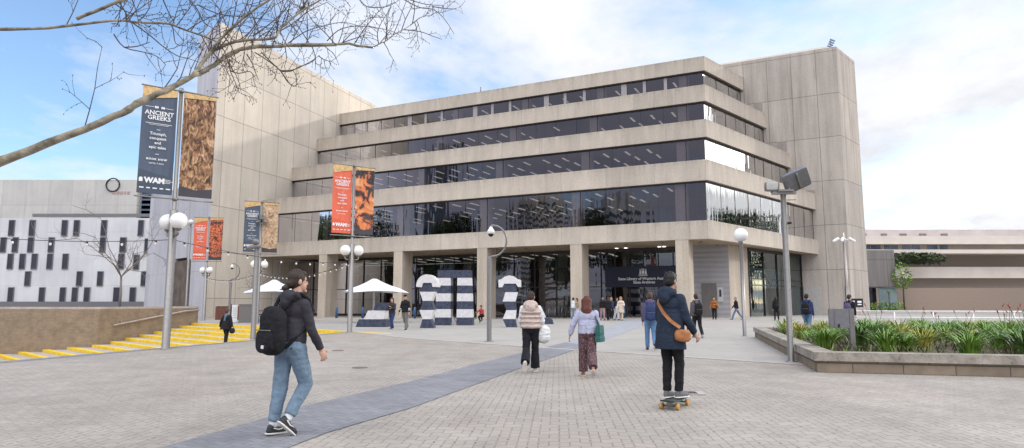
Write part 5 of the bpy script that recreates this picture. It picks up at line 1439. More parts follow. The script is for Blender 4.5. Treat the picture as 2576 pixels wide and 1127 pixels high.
fused(b, 'bag_body', cloth('white_plastic_film', (.72, .74, .72), .08, 7, .3, .5), e, .011, 3, .035, .09)
MB().tube([c + Vector((-.03, 0, .16)), eb.lerp(wr, .4) + Vector((-.02, 0, .07)), eb.lerp(wr, .45) + Vector((.03, .03, .07)), c + Vector((.03, .05, .16))], .012, 6).build('handle', CL['white'], e)

# -- red haired woman with a teal tote
pr_, K4 = person(G(1478, 947), 2, 1.52, 'red haired woman in lavender sweatshirt and patterned trousers walking away', dict(vox=.011, bvox=.007, w=1.06, legs=((6, 4, 0), (-14, 30, 34)), arms=((-2, 26, 8, 0), (4, 12, 22, 0)), lean=3, head=(8, 10), hair='long', hlen=.25, hc='red', skin=SKIN2,
    trousers=CL['floral'], cuff=.098, kneew=.092, te=.024, tlen=.93, jacket=CL['lavender'], jname='sweatshirt', je=.034, hem=.0, sr=.074, slen=.95, shoe='tan', sandal=True, stance=.08))
e = place(empty('tote_bag', label='dark teal tote bag on the right shoulder of the red haired woman', cat='bag'), K4)
sh = K4['A'][1][0]; c = sh + Vector((.085, -.11, -.45)); TE = cloth('teal_leather', (.02, .11, .10), .25, 6, .5)
b = MB(); b.box(c, (.13, .34, .36), Matrix.Rotation(R(-24), 3, 'Z'), .72); fused(b, 'bag_body', TE, e, .011, 4, .016, .1)
for dy in (-.06, .08): MB().tube([c + Vector((-.02, dy, .12)), sh + Vector((-.03, dy * .5 - .02, .0)), sh + Vector((-.035, dy * .4, .10)), sh + Vector((-.02, .06 + dy * .3, .04)), c + Vector((.0, dy + .03, .12))], .011, 6).build('handle', TE, e)

# -- middle distance
o, Kd = person(G(1637, 882), 6, 1.70, 'person in purple jacket and light blue jeans behind the skateboarder', dict(vox=.015, legs=((6, 4, 0), (-10, 30, 24)), trousers=CL['denim_b'], tname='jeans', cuff=.062, jacket=CL['purple'], hair='short', hc='brown', shoe='dark', hood=True, hem=-.02, je=.034))
backpack(Kd, 'navy backpack worn by the person in light blue jeans', CL['blue'], 1.0, .016)
o, Kd = person(G(1754, 851), -4, 1.74, 'man in dark grey jacket and black trousers walking to the entrance in mid plaza', dict(vox=.016, legs=((10, 4, 0), (-10, 26, 24)), trousers=CL['black'], jacket=CL['grey'], je=.032, hem=-.04, hair='short', hc='dark', shoe='grey', cuff=.062))
backpack(Kd, 'black rounded backpack worn by the man in the dark grey jacket', CL['black'], 1.0, .018)
o, Kd = person(Vector((*at(2030, 790, 27.5).xy, 0)), 38, 1.77, 'man in navy hooded jumper and jeans walking behind the planter', dict(vox=.016, legs=((14, 4, 0), (-10, 26, 20)), trousers=CL['denim_b'], tname='jeans', jacket=CL['blue'], je=.03, hair='short', hc='black', head=(24, 6), shoe='dark', hood=True))
backpack(Kd, 'black backpack of the man in the navy jumper behind the planter', CL['black'], 1.0, .018)
o, Kd = person(Vector((*at(2137, 790, 28.5).xy, 0)), 48, 1.75, 'man in black jacket walking behind the grey metal box on its post', dict(vox=.016, trousers=CL['black'], jacket=CL['black'], je=.036, hem=-.05, hair='short', hc='dark', head=(28, 10), legs=((12, 4, 0), (-10, 20, 14))))
backpack(Kd, 'dark purple backpack of the man behind the grey metal box', CL['purple'], .95, .018)
o, Kc = person(G(985, 829), 196, 1.68, 'woman in dark hoodie and navy track trousers strolling with one hand raised', dict(vox=.015, legs=((22, 8, 0), (-14, 18, 18)), arms=((22, 12, 105, 50), (20, 12, 80, 60)), head=(-18, 4), trousers=CL['blue'], tname='track_trousers', jacket=CL['charcoal'], hair='long', hlen=.2, hc='dark', shoe='dark', te=.02, cuff=.06))
o, Kc = person(G(1019, 831), 200, 1.80, 'man in black cap and black top with striped sleeves strolling', dict(vox=.015, legs=((8, 4, 0), (-12, 30, 30)), arms=((6, 14, 16, 0), (4, 14, 20, 0)), head=(12, 0), trousers=CL['greyp'], jacket=CL['black'], hair='cap', shoe='dark', te=.03, cuff=.075, stripes=True, je=.036, hem=-.05))
q = Vector((-13.35, 31.0, -.60)); o, Kc = person(q, 18, 1.70, 'person in long flowing black coat with blue scarf walking up the yellow steps', dict(vox=.014, legs=((16, 18, 0), (-6, 4, 0)), arms=((-4, 26, 10, 0), (-8, 22, 10, 0)), trousers=CL['black'], jacket=CL['black'], jname='coat', je=.05, hem=-.16, aline=.06, hair='short', hc='brown', scarf=CL['scarf'], sr=.085, te=.03, cuff=.075, skin=SKIN))
e = place(empty('handbag', label='black handbag carried low by the person in the long black coat', cat='bag'), Kc); c = Kc['A'][1][2] + Vector((.03, 0, -.17)); fused(MB().ell(c, (.06, .17, .13), None, 14, 10, .7), 'bag_body', CL['black'], e, .015, 2); MB().tube([c + Vector((0, -.1, .1)), c + Vector((0, -.05, .2)), c + Vector((0, .05, .2)), c + Vector((0, .1, .1))], .01, 6).build('handle', CL['black'], e)
# -- far ones
def far(px, py, face, H, label, grp=None, **k):
    k.setdefault('vox', .02); g = GG(px, py); return person(g, face, H, label, k, grp)
o, Kw = far(1797, 805, 200, 1.62, 'woman in rust brown jacket and black trousers standing before the ribbed grey wall', jacket=CL['rust'], je=.045, hem=-.05, hair='short', hc='dark', arms=((16, 12, 80, 40), (6, 14, 30, 0)), stance=.10)
e = place(empty('handbag', label='brown shoulder bag of the woman in the rust brown jacket', cat='bag'), Kw); fused(MB().ell(Kw['P'] + Vector((-.27, .05, .10)), (.07, .16, .14), None, 14, 10, .7), 'bag_body', LEA, e, .016, 2); MB().tube([Kw['P'] + Vector((-.27, .1, .2)), Kw['A'][0][0] + Vector((.02, .05, .09)), Kw['P'] + Vector((-.27, -.05, .2))], .012, 6).build('strap', LEA, e)
far(1853, 805, 282, 1.68, 'man in black jacket and blue jeans striding left past the ribbed grey wall', jacket=CL['black'], trousers=CL['denim_b'], tname='jeans', legs=((26, 6, 0), (-24, 14, 20)), arms=((-16, 8, 20, 0), (20, 8, 20, 0)), hair='crop', hc='grey', je=.036)
o, Kd = far(1953, 807, 4, 1.62, 'person all in black walking to the side glazing', jacket=CL['black'], hair='long', hlen=.12, hc='black', je=.03, legs=((6, 4, 0), (-6, 14, 10)))
backpack(Kd, 'small black backpack of the person all in black by the side glazing', CL['black'], .8, .02)
far(1516, 806, 170, 1.70, 'person in dark jacket at the left end of the entrance crowd', jacket=CL['black'], trousers=CL['pink'], hair='short', hc='dark', skin=SKIN2)
far(1530, 807, 30, 1.66, 'person in black padded coat with back turned in the entrance crowd', jacket=CL['black'], je=.05, hem=-.08, hair='short', hc='brown')
far(1538, 804, 200, 1.64, 'person in navy top between the black coat and the white skirt at the entrance', jacket=CL['blue'], hair='long', hlen=.15, hc='blond')
far(1551, 806, 150, 1.62, 'dark haired woman in black top and pale skirt in the entrance crowd', jacket=CL['black'], trousers=CL['white'], hair='long', hlen=.2, hc='black', te=.04, cuff=.09)
o, Kw = far(1562, 807, 190, 1.68, 'blond woman in long cream coat at the right end of the entrance crowd', jacket=CL['cream'], jname='coat', je=.04, hem=-.34, aline=.05, hair='long', hlen=.22, hc='blond', trousers=CL['cream'], arms=((16, 14, 70, 30), (10, 14, 50, 20)))
far(1441, 803, 60, 1.66, 'dark haired person in white top beside the column left of the entrance', jacket=CL['white'], je=.03, hair='short', hc='black', trousers=CL['denim'])
far(1452, 803, 250, 1.62, 'brown haired person half behind the column left of the entrance', jacket=CL['tan'], hair='long', hlen=.2, hc='brown', trousers=CL['white'])
far(1212, 812, 200, 1.6, 'person in red top crouching beside the striped stone gate', jacket=CL['red'], hair='short', hc='black', legs=((100, 130, 20), (80, 125, 24)), arms=((50, 10, 30, 10), (60, 10, 20, 10)), lean=18, skin=SKIN2)
# ------------------------------------------------------------------ bare plane tree leaning in from the left
tree = empty('bare_plane_tree', Vector((-7.3, 6.9, 0)), 0, 'bare plane tree reaching long mottled limbs in from the upper left', 'tree')
TO = tree.location
def zp1(x, y): return ((290 + x / 2.348) / 1.0645, (y / 2.348) / 1.0645)        # measured limb outlines
def zp6(x, y): return ((700 + x / 3.415) / 1.0645, (y / 3.415) / 1.0645)
def limb(pts, Y0, Y1):
    n = len(pts); return [at(x, y, Y0 + (Y1 - Y0) * i / max(1, n - 1)) for i, (x, y) in enumerate(pts)]
def smooth_path(p, sub=4):
    o = []; n = len(p)
    for i in range(n - 1):
        a, b, c, d = p[max(i - 1, 0)], p[i], p[i + 1], p[min(i + 2, n - 1)]
        for k in range(sub):
            t_ = k / sub; o.append(.5 * ((2 * b) + (c - a) * t_ + (2 * a - 5 * b + 4 * c - d) * t_ ** 2 + (3 * b - a - 3 * c + d) * t_ ** 3))
    o.append(p[-1]); return o
rt = random.Random(21)
limbs = []      # (path, r0, r1)
A0 = [zp1(*q) for q in ((35, 735), (180, 655), (310, 590), (400, 550), (530, 478))]
A1 = A0 + [zp1(*q) for q in ((570, 462), (640, 425), (720, 370), (800, 322), (900, 297), (1050, 292), (1180, 282), (1430, 283))] + [zp6(*q) for q in ((200, 417), (400, 407), (600, 405), (700, 406), (800, 400), (870, 418), (1020, 434))]
pA = limb(A1, 7.6, 9.8)
trunk_top = Vector((-7.15, 7.0, 2.45))
pA = [trunk_top, at(-60, 425, 7.3), at(120, 362, 7.45)] + pA
limbs.append((smooth_path(pA), [.10, .062, .052] + [.048, .046, .044, .042] + [.034] * 2 + [.034, .033, .032, .03, .028, .026, .024] + [.024, .023, .022, .021, .02, .02, .018]))
fork = pA[7]
B1 = [zp1(*q) for q in ((590, 395), (640, 335), (700, 298), (800, 264), (900, 250), (1040, 240), (1075, 190), (1150, 120), (1230, 62), (1350, -10), (1450, -80))]
pB = [fork] + limb(B1, 8.2, 8.6); limbs.append((smooth_path(pB), [.03, .028, .026, .024, .022, .021, .020, .018, .016, .014, .012, .010]))
C1 = [zp1(*q) for q in ((640, 335), (690, 262), (760, 192), (830, 130), (920, 60), (1020, -5), (1120, -70))]
pC = limb(C1, 8.25, 7.8); limbs.append((smooth_path(pC), [.022, .02, .019, .017, .015, .013, .011]))
D1 = [(-60, 75), (120, 70)] + [zp1(*q) for q in ((35, 130), (150, 138), (280, 145), (380, 150), (470, 185), (560, 215), (660, 252), (740, 300))]
pD = limb(D1, 7.4, 8.6); limbs.append((smooth_path(pD), [.022, .02, .017, .016, .016, .015, .013, .012, .011, .008]))
E1 = [zp1(*q) for q in ((-200, 120), (35, 20), (110, -5), (240, -60))]; limbs.append((smooth_path(limb(E1, 7.2, 7.4)), [.024, .022, .02, .016]))
F1_ = [zp6(*q) for q in ((1015, 432), (1080, 400), (1150, 368), (1220, 310), (1300, 270), (1380, 218), (1445, 168))]
pF = [pA[-1]] + limb(F1_[1:], 9.8, 10.0); limbs.append((smooth_path(pF), [.012, .009, .008, .007, .006, .005, .003]))
thin = []
for pts, y0, y1 in (
    ([zp1(150, 142), zp1(270, 230), zp1(340, 290), zp1(430, 350), zp1(500, 368), zp1(570, 392)], 7.8, 8.1),
    ([zp1(35, 215), zp1(100, 298), zp1(230, 330), zp1(310, 358), zp1(360, 408)], 7.6, 7.7), ([zp1(100, 298), zp1(180, 292), zp1(260, 265)], 7.6, 7.6),
    ([zp1(400, 155), zp1(410, 200), zp1(425, 275), zp1(490, 290)], 7.9, 7.9), ([zp1(345, 0), zp1(380, 80), zp1(420, 150)], 7.6, 7.8),
    ([zp1(760, 370), zp1(765, 440), zp1(790, 500), zp1(825, 585)], 8.4, 8.4), ([zp1(765, 445), zp1(820, 462), zp1(890, 450), zp1(930, 500)], 8.4, 8.4),
    ([zp1(870, 340), zp1(905, 400), zp1(930, 470), zp1(945, 505)], 8.6, 8.6), ([zp1(920, 330), zp1(1000, 380), zp1(1080, 445), zp1(1130, 520), zp1(1185, 545)], 8.7, 8.7),
    ([zp1(1080, 445), zp1(1160, 440), zp1(1230, 410), zp1(1300, 370)], 8.7, 8.7),
    ([zp6(0, 480), zp6(80, 560), zp6(180, 655), zp6(240, 745), zp6(290, 792), zp6(328, 765)], 8.9, 9.0), ([zp6(180, 655), zp6(270, 652), zp6(345, 610), zp6(440, 578), zp6(530, 505)], 9.0, 9.2), ([zp6(520, 510), zp6(570, 545), zp6(635, 565)], 9.2, 9.2),
    ([zp6(890, -10), zp6(960, 60), zp6(1070, 68), zp6(1180, 50), zp6(1270, -10)], 9.4, 9.6), ([zp6(1290, -10), zp6(1440, 68), zp6(1560, 85), zp6(1640, 140), zp6(1705, 220), zp6(1760, 312)], 9.8, 10.0), ([zp6(1560, 60), zp6(1690, 80), zp6(1780, 82)], 9.9, 9.9), ([zp6(1330, -10), zp6(1500, 40), zp6(1660, 50)], 9.9, 9.9),
    ([zp6(700, 405), zp6(860, 350), zp6(950, 320), zp6(1000, 330)], 9.5, 9.6), ([zp6(850, 400), zp6(930, 280), zp6(1000, 190), zp6(1100, 80), zp6(1220, 20)], 9.6, 9.6), ([zp6(600, 375), zp6(700, 280), zp6(850, 240), zp6(1050, 255), zp6(1200, 290), zp6(1320, 360)], 9.5, 9.8),
    ([zp6(240, 400), zp6(400, 290), zp6(560, 240), zp6(740, 205), zp6(900, 240)], 9.2, 9.4), ([zp6(1070, 400), zp6(1060, 300), zp6(1100, 200), zp6(1190, 60)], 9.8, 9.8), ([zp6(1300, 272), zp6(1450, 290), zp6(1560, 330), zp6(1650, 360)], 9.9, 9.9),
    ([zp6(140, 300), zp6(280, 220), zp6(420, 110), zp6(600, 20)], 9.0, 9.1), ([zp6(-80, 330), zp6(100, 200), zp6(240, 60), zp6(300, -20)], 8.6, 8.6), ([zp1(740, 160), zp1(700, 60), zp1(640, -10)], 8.0, 8.0), ([zp1(560, 30), zp1(700, 90), zp1(900, 110), zp1(1100, 140)], 8.2, 8.5), ([zp1(500, -10), zp1(560, 60), zp1(600, 140), zp1(680, 190)], 8.1, 8.2)):
    thin.append(smooth_path(limb(pts, y0, y1), 3))
def radii(path, rr):
    n = len(path); m = len(rr); return [rr[min(int(i * (m - 1) / (n - 1)), m - 2)] * (1 - (i * (m - 1) / (n - 1)) % 1) + rr[min(int(i * (m - 1) / (n - 1)) + 1, m - 1)] * ((i * (m - 1) / (n - 1)) % 1) if i < n - 1 else rr[-1] for i in range(n)]
tk = MB(); tk.tube(smooth_path([Vector((-7.3, 6.9, -.05)), Vector((-7.32, 6.9, .5)), Vector((-7.25, 6.95, 1.5)), trunk_top, Vector((-7.3, 7.0, 4.2)), Vector((-7.5, 7.0, 6.2))]), [.30] * 4 + [.22] * 4 + [.19] * 5 + [.17] * 4 + [.13] * 4, 14)
tk.v = [tuple(Vector(v) - TO) for v in tk.v]; tk.build('trunk', M['bark'], tree)
for path, rr in limbs:
    r_ = [v * .88 for v in radii(path, rr)]; jit = [p + Vector((rt.uniform(-1, 1), rt.uniform(-1, 1), rt.uniform(-1, 1))) * r_[i] * .18 for i, p in enumerate(path)]
    r2 = [v * rt.uniform(.90, 1.13) for v in r_]
    MB().tube([p - TO for p in jit], r2, 10).build('limb', M['bark'], tree)
def grow(mb, p, d, L_, r, depth, rd, fwd=True, bud=None, droop=.0):
    n = 4; pts = [p]; q = p.copy(); dd = d.normalized()
    for i in range(n):
        dd = (dd + Vector((rd.uniform(-1, 1), rd.uniform(-1, 1) * .5, rd.uniform(-1, 1))) * .28 + Vector((0, 0, -droop))).normalized(); q = q + dd * L_ / n; pts.append(q.copy())
        if depth > 0 and rd.random() < .56:
            sd = dd.cross(Vector((0, 1, 0))).normalized() * rd.choice((-1, 1)); nd = (dd * .75 + sd * rd.uniform(.5, 1.1) + Vector((0, rd.uniform(-.4, .4), 0))).normalized()
            grow(mb, q.copy(), nd, L_ * rd.uniform(.35, .62), r * .62, depth - 1, rd, fwd, bud, droop)
        if bud is not None and rd.random() < .35: bud.ell(q + Vector((0, 0, -.008)), (.005, .005, .008), None, 5, 4)
    mb.tube(pts, [r, r * .85, r * .7, r * .55, r * .35], 4, False)
    if bud is not None: bud.ell(q, (.0055, .0055, .009), None, 5, 4)
tw_ = MB(); bd_ = MB()
for p_ in thin:
    n = len(p_); tw_.tube([q - TO for q in p_], [.0085 * (1 - .6 * i / n) for i in range(n)], 5, False)
    for i in range(1, n):
        if rt.random() < .34:
            d_ = (p_[i] - p_[i - 1]).normalized(); sd = d_.cross(Vector((0, 1, 0))).normalized() * rt.choice((-1, 1))
            grow(tw_, p_[i] - TO, d_ * .6 + sd, rt.uniform(.12, .38), .0045, 1, rt, True, bd_)
for path, rr in limbs:
    r_ = radii(path, rr); n = len(path)
    for i in range(4, n - 1):
        P_ = path[i]; X_ = CX + FPX * P_.x / (P_.y * cp + (P_.z - EYE) * sp)
        if X_ < 120: continue
        pr_up = .62 if path is not limbs[0][0] else .42
        if X_ < 420 and path is limbs[0][0]: pr_up = .03
        for _ in range(1):
            if rt.random() < pr_up * 1.0:
                d_ = (path[i + 1] - path[i]).normalized(); up = Vector((rt.uniform(-.25, .25), rt.uniform(-.5, .5), 1 if rt.random() < .72 else -1))
                grow(tw_, P_ - TO, d_ * .5 + up, rt.uniform(.35, 1.0) * (1 if up.z > 0 else .55), .0078, 2, rt, True, bd_, .0 if up.z > 0 else .05)
tw_.build('twigs', M['twig'], tree); bd_.build('buds', M['twig'], tree)

# small bare trees
def bare_tree(loc, h, label, seed, mat_, th=.07, depth=3):
    rd = random.Random(seed); p = empty('bare_tree', loc, 0, label, 'tree')
    MB().tube([(0, 0, 0), (.03, 0, h * .2), (-.03, 0, h * .38)], [th, th * .8, th * .65], 7).build('trunk', mat_, p)
    mb = MB()
    for i in range(7):
        a_ = rd.uniform(0, 2 * PI); grow(mb, Vector((-.03, 0, h * .37)), Vector((math.cos(a_) * .8, math.sin(a_) * .8, rd.uniform(.5, 1.3))), h * rd.uniform(.4, .65), th * .42, depth, rd)
    mb.build('branches', mat_, p)
q = at(300, 775, 41); bare_tree(Vector((q.x, 41, .6)), 6.4, 'small leafless tree in front of the white clad building at the far left', 5, M['twig_g'], .09)
q = at(633, 800, 53); bare_tree(Vector((q.x, 53.0, 1.0)), 3.2, 'spindly leafless sapling in the timber planter box', 6, M['twig_g'], .045, 2)

# ------------------------------------------------------------------ buildings beyond, left and right
def facade(b, a, bb, z0, z1, wins, m, depth=12, name='wall', wm='win_dark', fr=.08):
    """wall from a to bb facing the viewer; wins = (u0, u1, z0, z1) along the wall in metres, each with frame and pane"""
    a, bb = Vector(a), Vector(bb); d = (bb - a).normalized(); n = Vector((d.y, -d.x)); n = n if n.y < 0 else -n
    mb = MB(); mb.wall(a, bb, depth if (Vector((-d.y, d.x))).y > 0 else -depth, z0, z1); mb.build(name, m, b)
    ro = Matrix.Rotation(math.atan2(d.y, d.x), 3, 'Z')
    for (u0, u1, w0, w1) in wins:
        c = a + d * (u0 + u1) / 2 + n * .03; w = MB().box(p3(c, (w0 + w1) / 2), (u1 - u0, .08, w1 - w0), ro).build('window', M[wm], b)
        f = MB(); 
        for s_ in (-1, 1): f.box(p3(c + d * s_ * (u1 - u0) / 2 + n * .03, (w0 + w1) / 2), (fr, .1, w1 - w0 + fr), ro)
        for z in (w0, w1): f.box(p3(c + n * .035, z), (u1 - u0 - fr, .11, fr), ro)
        f.build('frame', M['steel_d'], w)
wb_ = tag(empty('white_building'), 'white clad building with staggered tall dark windows behind the sunken steps at left', 'building')
YB = 88.0
def zx(x): return (290 + x / 2.167) / 1.0645
def zy(y): return (440 + y / 2.167) / 1.0645
def U(x): return at(zx(x), 700, YB).x
def Zz(y): return at(zx(150), zy(y), YB).z
a_ = (-140.0, YB); b_ = (U(345), YB)
wins = []
for x0, x1, y0, y1 in ((155, 185, 325, 415), (55, 90, 425, 510), (200, 235, 432, 515), (52, 85, 520, 607), (142, 173, 525, 610), (192, 222, 622, 705), (38, 73, 715, 800), (132, 165, 715, 800), (250, 280, 325, 415), (285, 315, 520, 607), (262, 292, 715, 800)):
    wins.append((U(x0) + 140, U(x1) + 140, Zz(y1), Zz(y0)))
rw = random.Random(4)
for r0, r1 in ((325, 415), (425, 510), (520, 607), (622, 705), (715, 800)):
    x = -30
    while x > -900:
        if rw.random() < .6: wins.append((U(x - 32) + 140, U(x) + 140, Zz(r1), Zz(r0)))
        x -= rw.choice((70, 90, 120))
facade(wb_, a_, b_, -1.2, Zz(312), wins, M['white_ren'])
MB().box(((U(345) - 140) / 2, YB + 1, Zz(812)), (U(345) + 140, 2.4, .7)).build('base_band', M['steel_d'], wb_)
up = tag(empty('pale_office_block'), 'pale panelled office block with ring logo rising behind the white clad building', 'building')
YU = 112.0
UX = lambda x: at(zx(x), 500, YU).x
ZU = lambda y: at(zx(100), zy(y), YU).z
M['panel'] = concrete('pale_panels', (.56, .54, .50), 4.0, 6.0, joint=.1, dark=.75, streak=.05)
MB().wall((-180, YU), (UX(165), YU), 14, -1.2, ZU(90)).build('wall', M['panel'], up)
MB().wall((UX(165), YU + 1), (UX(240), YU + 1), 10, -1.2, ZU(115)).build('stair_tower', plain('blue_grey_tower', (.24, .26, .31), .5), up)
for i in range(7):
    z = ZU(140 + i * 30); MB().box(((UX(178) + UX(228)) / 2, YU + .95, z), (UX(228) - UX(178), .1, 1.5)).build('window', M['win_blue'], up)
lg = MB(); cx_, cz_ = UX(22), ZU(120)
lg.tube([(cx_ + 1.15 * math.cos(2 * PI * i / 28), YU - .1, cz_ + 1.15 * math.sin(2 * PI * i / 28)) for i in range(29)], .11, 8); lg.build('ring_logo', M['black_metal'], up)
lt = MB()
for i, w_ in enumerate((1.2, .8, 1.4, .6, 1.1)): lt.box((UX(30) + i * .62, YU - .05, ZU(165)), (w_ * .4, .1, .42))
lt.build('sign_letters', plain('red_brown_letters', (.42, .27, .25), .6), up)
MB().box((UX(60), YU - 2, ZU(305)), (26, .5, .5)).build('roof_rail', M['steel_d'], up)

rbld = tag(empty('beige_building'), 'beige terraced building with window bands beyond the end tower at the right', 'building')
YR = 98.0
rx = lambda x: at((2040 + x / 3.7575) / 1.0645, 650, YR).x
rz = lambda y: at(2200, (600 + y / 3.7575) / 1.0645, YR).z
MB().wall((rx(900), YR + 6), (rx(3200), YR + 6), 12, 0, rz(12)).build('upper_wall', plain('mauve_render', (.52, .46, .45), .8, scale=.4), rbld)
for x0, x1 in ((1065, 1125), (1210, 1280), (1440, 1500), (1640, 1710), (1850, 1920), (2080, 2150)):
    w = MB().box(((rx(x0) + rx(x1)) / 2, YR + 5.95, (rz(55) + rz(108)) / 2), (rx(x1) - rx(x0), .2, rz(55) - rz(108))).build('window', plain('brown_blind', (.20, .16, .14), .5), rbld)
MB().wall((rx(900), YR + 2), (rx(3200), YR + 2), 3.9, rz(188), rz(105)).build('balcony_band', M['beige_ren'], rbld)
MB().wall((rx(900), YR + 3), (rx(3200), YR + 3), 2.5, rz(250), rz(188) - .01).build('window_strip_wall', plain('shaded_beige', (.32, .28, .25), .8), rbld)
for x0, x1 in ((1065, 1125), (1140, 1205), (1215, 1310), (1350, 1415), (1425, 1490), (1540, 1620), (1640, 1720), (1800, 1900), (1930, 2010)):
    MB().box(((rx(x0) + rx(x1)) / 2, YR + 2.98, (rz(195) + rz(245)) / 2), (rx(x1) - rx(x0), .1, rz(195) - rz(245))).build('window', M['win_blue'], rbld)
MB().wall((rx(900), YR + 1), (rx(3200), YR + 1), 5, rz(290), rz(250) - .01).build('balcony_band', M['beige_ren'], rbld)
MB().wall((rx(1340), YR + 3), (rx(3200), YR + 3), 5, rz(535), rz(420)).build('lower_wall', M['beige_ren'], rbld)
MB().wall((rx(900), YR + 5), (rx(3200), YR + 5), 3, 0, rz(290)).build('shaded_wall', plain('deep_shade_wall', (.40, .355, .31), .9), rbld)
blk = tag(empty('concrete_block'), 'grey concrete block over a glazed corner with plants, right of the end tower', 'building')
YK = 84.0
kx = lambda x: at((2040 + x / 3.7575) / 1.0645, 700, YK).x
kz = lambda y: at(2220, (600 + y / 3.7575) / 1.0645, YK).z
MB().wall((kx(950), YK), (kx(1345), YK), 9, kz(635), kz(262)).build('wall', M['grey_con'], blk)
MB().wall((kx(1185), YK + .4), (kx(1362), YK + .4), .1, 0, kz(640)).build('window', plain('pale_blue_glass', (.28, .36, .40), .15), blk)
MB().wall((kx(950), YK + 1.2), (kx(1190), YK + 1.2), .1, 0, kz(640)).build('dark_opening', M['win_dark'], blk)
MB().wall((kx(1362), YK + 2), (kx(3200), YK + 2), 2, 0, kz(640)).build('garden_wall', plain('brown_garden_wall', (.32, .25, .20), .9), blk)

# ------------------------------------------------------------------ leafy trees and hedges
def leaf_cloud(mb, c, rad, n, size, rd):
    for _ in range(n):
        while True:
            v = Vector((rd.uniform(-1, 1), rd.uniform(-1, 1), rd.uniform(-1, 1)))
            if v.length <= 1: break
        v = v.normalized() * (v.length ** .45)
        p = Vector(c) + Vector((v.x * rad[0], v.y * rad[1], v.z * rad[2])); s_ = size * rd.uniform(.6, 1.3)
        E_ = Euler((rd.uniform(-1, 1), rd.uniform(-1, 1), rd.uniform(0, 6.28))).to_matrix()
        mb.add([p + E_ @ Vector((-s_, 0, 0)), p + E_ @ Vector((0, -s_ * .45, .1 * s_)), p + E_ @ Vector((s_, 0, 0)), p + E_ @ Vector((0, s_ * .45, .1 * s_))], [(0, 1, 2, 3)])
def leafy_tree(loc, h, rad, label, seed, size=.35, nc=14, per=230, group=None, m='leaf_t'):
    rd = random.Random(seed); p = empty('leafy_tree', loc, 0, label, 'tree', group)
    tk = MB().tube([(0, 0, -.05), (.1, 0, h * .18), (-.1, .1, h * .4), (0, 0, h * .62)], [h * .035, h * .028, h * .022, h * .01], 9)
    for i in range(6):
        a_ = i * PI / 3 + rd.uniform(-.3, .3); tk.tube([(0, 0, h * .3), (math.cos(a_) * rad * .3, math.sin(a_) * rad * .3, h * .45), (math.cos(a_) * rad * .7, math.sin(a_) * rad * .7, h * rd.uniform(.55, .75))], [h * .014, h * .01, h * .004], 6)
    tk.build('trunk', M['twig'], p)
    mb = MB()
    for i in range(nc):
        a_ = rd.uniform(0, 2 * PI); r_ = rad * math.sqrt(rd.random()) * .8; z = h * rd.uniform(.42, .86)
        k = 1 - .5 * abs((z / h) - .6); leaf_cloud(mb, (math.cos(a_) * r_ * k, math.sin(a_) * r_ * k, z), (rad * rd.uniform(.28, .45), rad * rd.uniform(.28, .45), h * rd.uniform(.08, .15)), per, size, rd)
    mb.build('crown', M[m], p); return p
hedge = empty('hedge', (0, 0, 0), 0, 'dark clipped trees on the terrace of the beige building at the right', 'hedge')
rd = random.Random(31); hb = MB()
for x in range(1345, 1700, 60):
    c = (rx(x + 25), YR - 1, rz(350)); leaf_cloud(hb, c, (1.9, 1.4, (rz(290) - rz(410)) * .48), 170, .30, rd)
hb.build('leaves', M['leaf_t'], hedge)
sh_ = empty('shrub', (kx(1385), YK - .5, 0), 0, 'rounded green shrub beside the grey concrete block', 'shrub'); sb_ = MB()
leaf_cloud(sb_, (0, 0, kz(525)), (1.1, 1.0, 1.8), 260, .22, rd); sb_.build('leaves', M['leaf'], sh_)
MB().tube([(0, 0, 0), (.1, 0, kz(540))], [.12, .06], 6).build('stem', M['twig'], sh_)
pm_ = empty('palm', (kx(1240), YK - .6, 0), 0, 'young palm against the pale blue glass of the concrete block', 'palm')
pmb = MB()
for i in range(18):
    a_ = i * 2.4; L_ = rd.uniform(.9, 1.4); d_ = Vector((math.cos(a_), math.sin(a_), 0)); s_ = Vector((-d_.y, d_.x, 0)) * .10; z0 = kz(690)
    pts = [Vector((0, 0, z0)) + d_ * L_ * f + Vector((0, 0, .9 * f - 1.1 * f * f)) for f in (0, .35, .7, 1)]
    vs = []
    for q, v in enumerate(pts): vs += [v - s_ * (1 - q / 3.2), v + s_ * (1 - q / 3.2)]
    pmb.add(vs, [(2 * q, 2 * q + 1, 2 * q + 3, 2 * q + 2) for q in range(3)])
pmb.build('fronds', M['leaf'], pm_); MB().tube([(0, 0, 0), (0, 0, kz(690))], [.12, .09], 7).build('trunk', M['twig_g'], pm_)
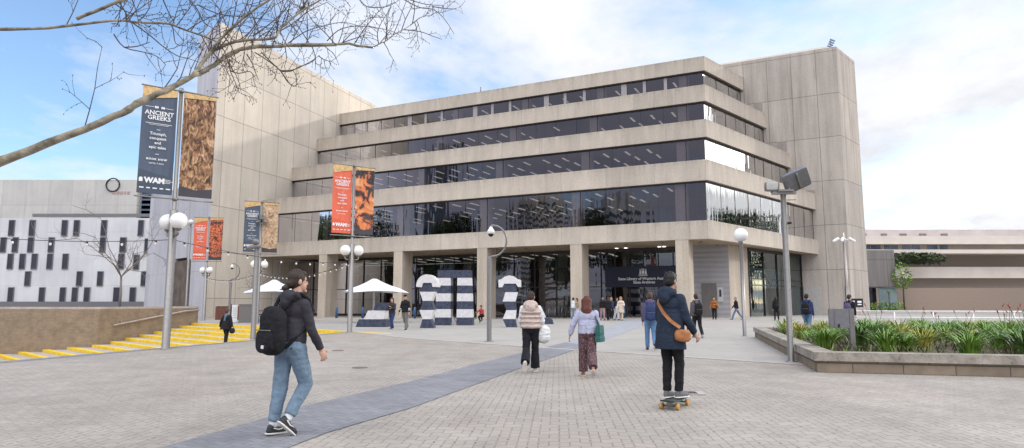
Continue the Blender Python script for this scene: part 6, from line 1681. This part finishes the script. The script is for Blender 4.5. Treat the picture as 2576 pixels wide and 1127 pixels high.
low = empty('low_shrubs', (kx(1130), YK - 1, 0), 0, 'low bright green shrubs at the foot of the concrete block', 'shrub'); lb_ = MB()
for i in range(6): leaf_cloud(lb_, (-2.2 + i * .9, 0, .7), (.7, .5, .7), 90, .2, rd)
lb_.build('leaves', M['leaf'], low)

# trees and towers standing behind the viewer, which the library's glass mirrors
for i, (x, y, h, r_) in enumerate(((-58, 37, 16.5, 6.5), (-66, 46, 17, 6), (-63, 41, 18, 5), (-48, 31, 17, 6), (-55, 24, 17, 7), (-37, 6, 19, 6), (-45, 12, 15, 6), (-20, -24, 14, 7), (72, 71, 17, 5), (83, 80, 18, 5), (66, 66, 14, 4))):
    leafy_tree(Vector((x, y, 0)), h, r_, 'broad dark leafy tree standing off the plaza, mirrored in the library glass', 50 + i, .42, 13, 200, 'trees mirrored in the library glass')
def tower(x, y, w, d, h, fl, label, m, seed):
    b = empty('office_tower', (x, y, 0), 0, label, 'building', None); MB().box((0, 0, h / 2), (w, d, h)).build('wall', m, b)
    for i in range(int(h / fl) - 1):
        MB().box((0, 0, fl * (i + .8)), (w + .3, d + .3, fl * .42)).build('window_band', M['win_blue'], b)
    MB().box((0, 0, h + 2), (w * .55, d * .55, 4)).build('plant_room', m, b)
tower(-357, -250, 30, 24, 80, 4.2, 'broad stepped office tower mirrored in the lowest window band', M['beige_ren'], 1)
tower(-350, -152, 14, 14, 112, 5, 'slender dark office tower mirrored in the left windows', plain('dark_tower_cladding', (.10, .105, .13), .4), 2)
tower(-140, -110, 14, 14, 42, 3.4, 'pale apartment tower mirrored near the building corner', M['white_ren'], 3)

# ------------------------------------------------------------------ render settings
scene.view_settings.view_transform = 'Standard'
scene.view_settings.look = 'None'
scene.view_settings.exposure = 0
scene.view_settings.gamma = 1
scene.render.engine = 'CYCLES'
scene.cycles.use_denoising = True
scene.cycles.max_bounces = 8
scene.cycles.transparent_max_bounces = 16
scene.cycles.glossy_bounces = 4
scene.cycles.caustics_reflective = False
scene.cycles.caustics_refractive = False
scene.cycles.sample_clamp_indirect = 6
scene.render.film_transparent = False
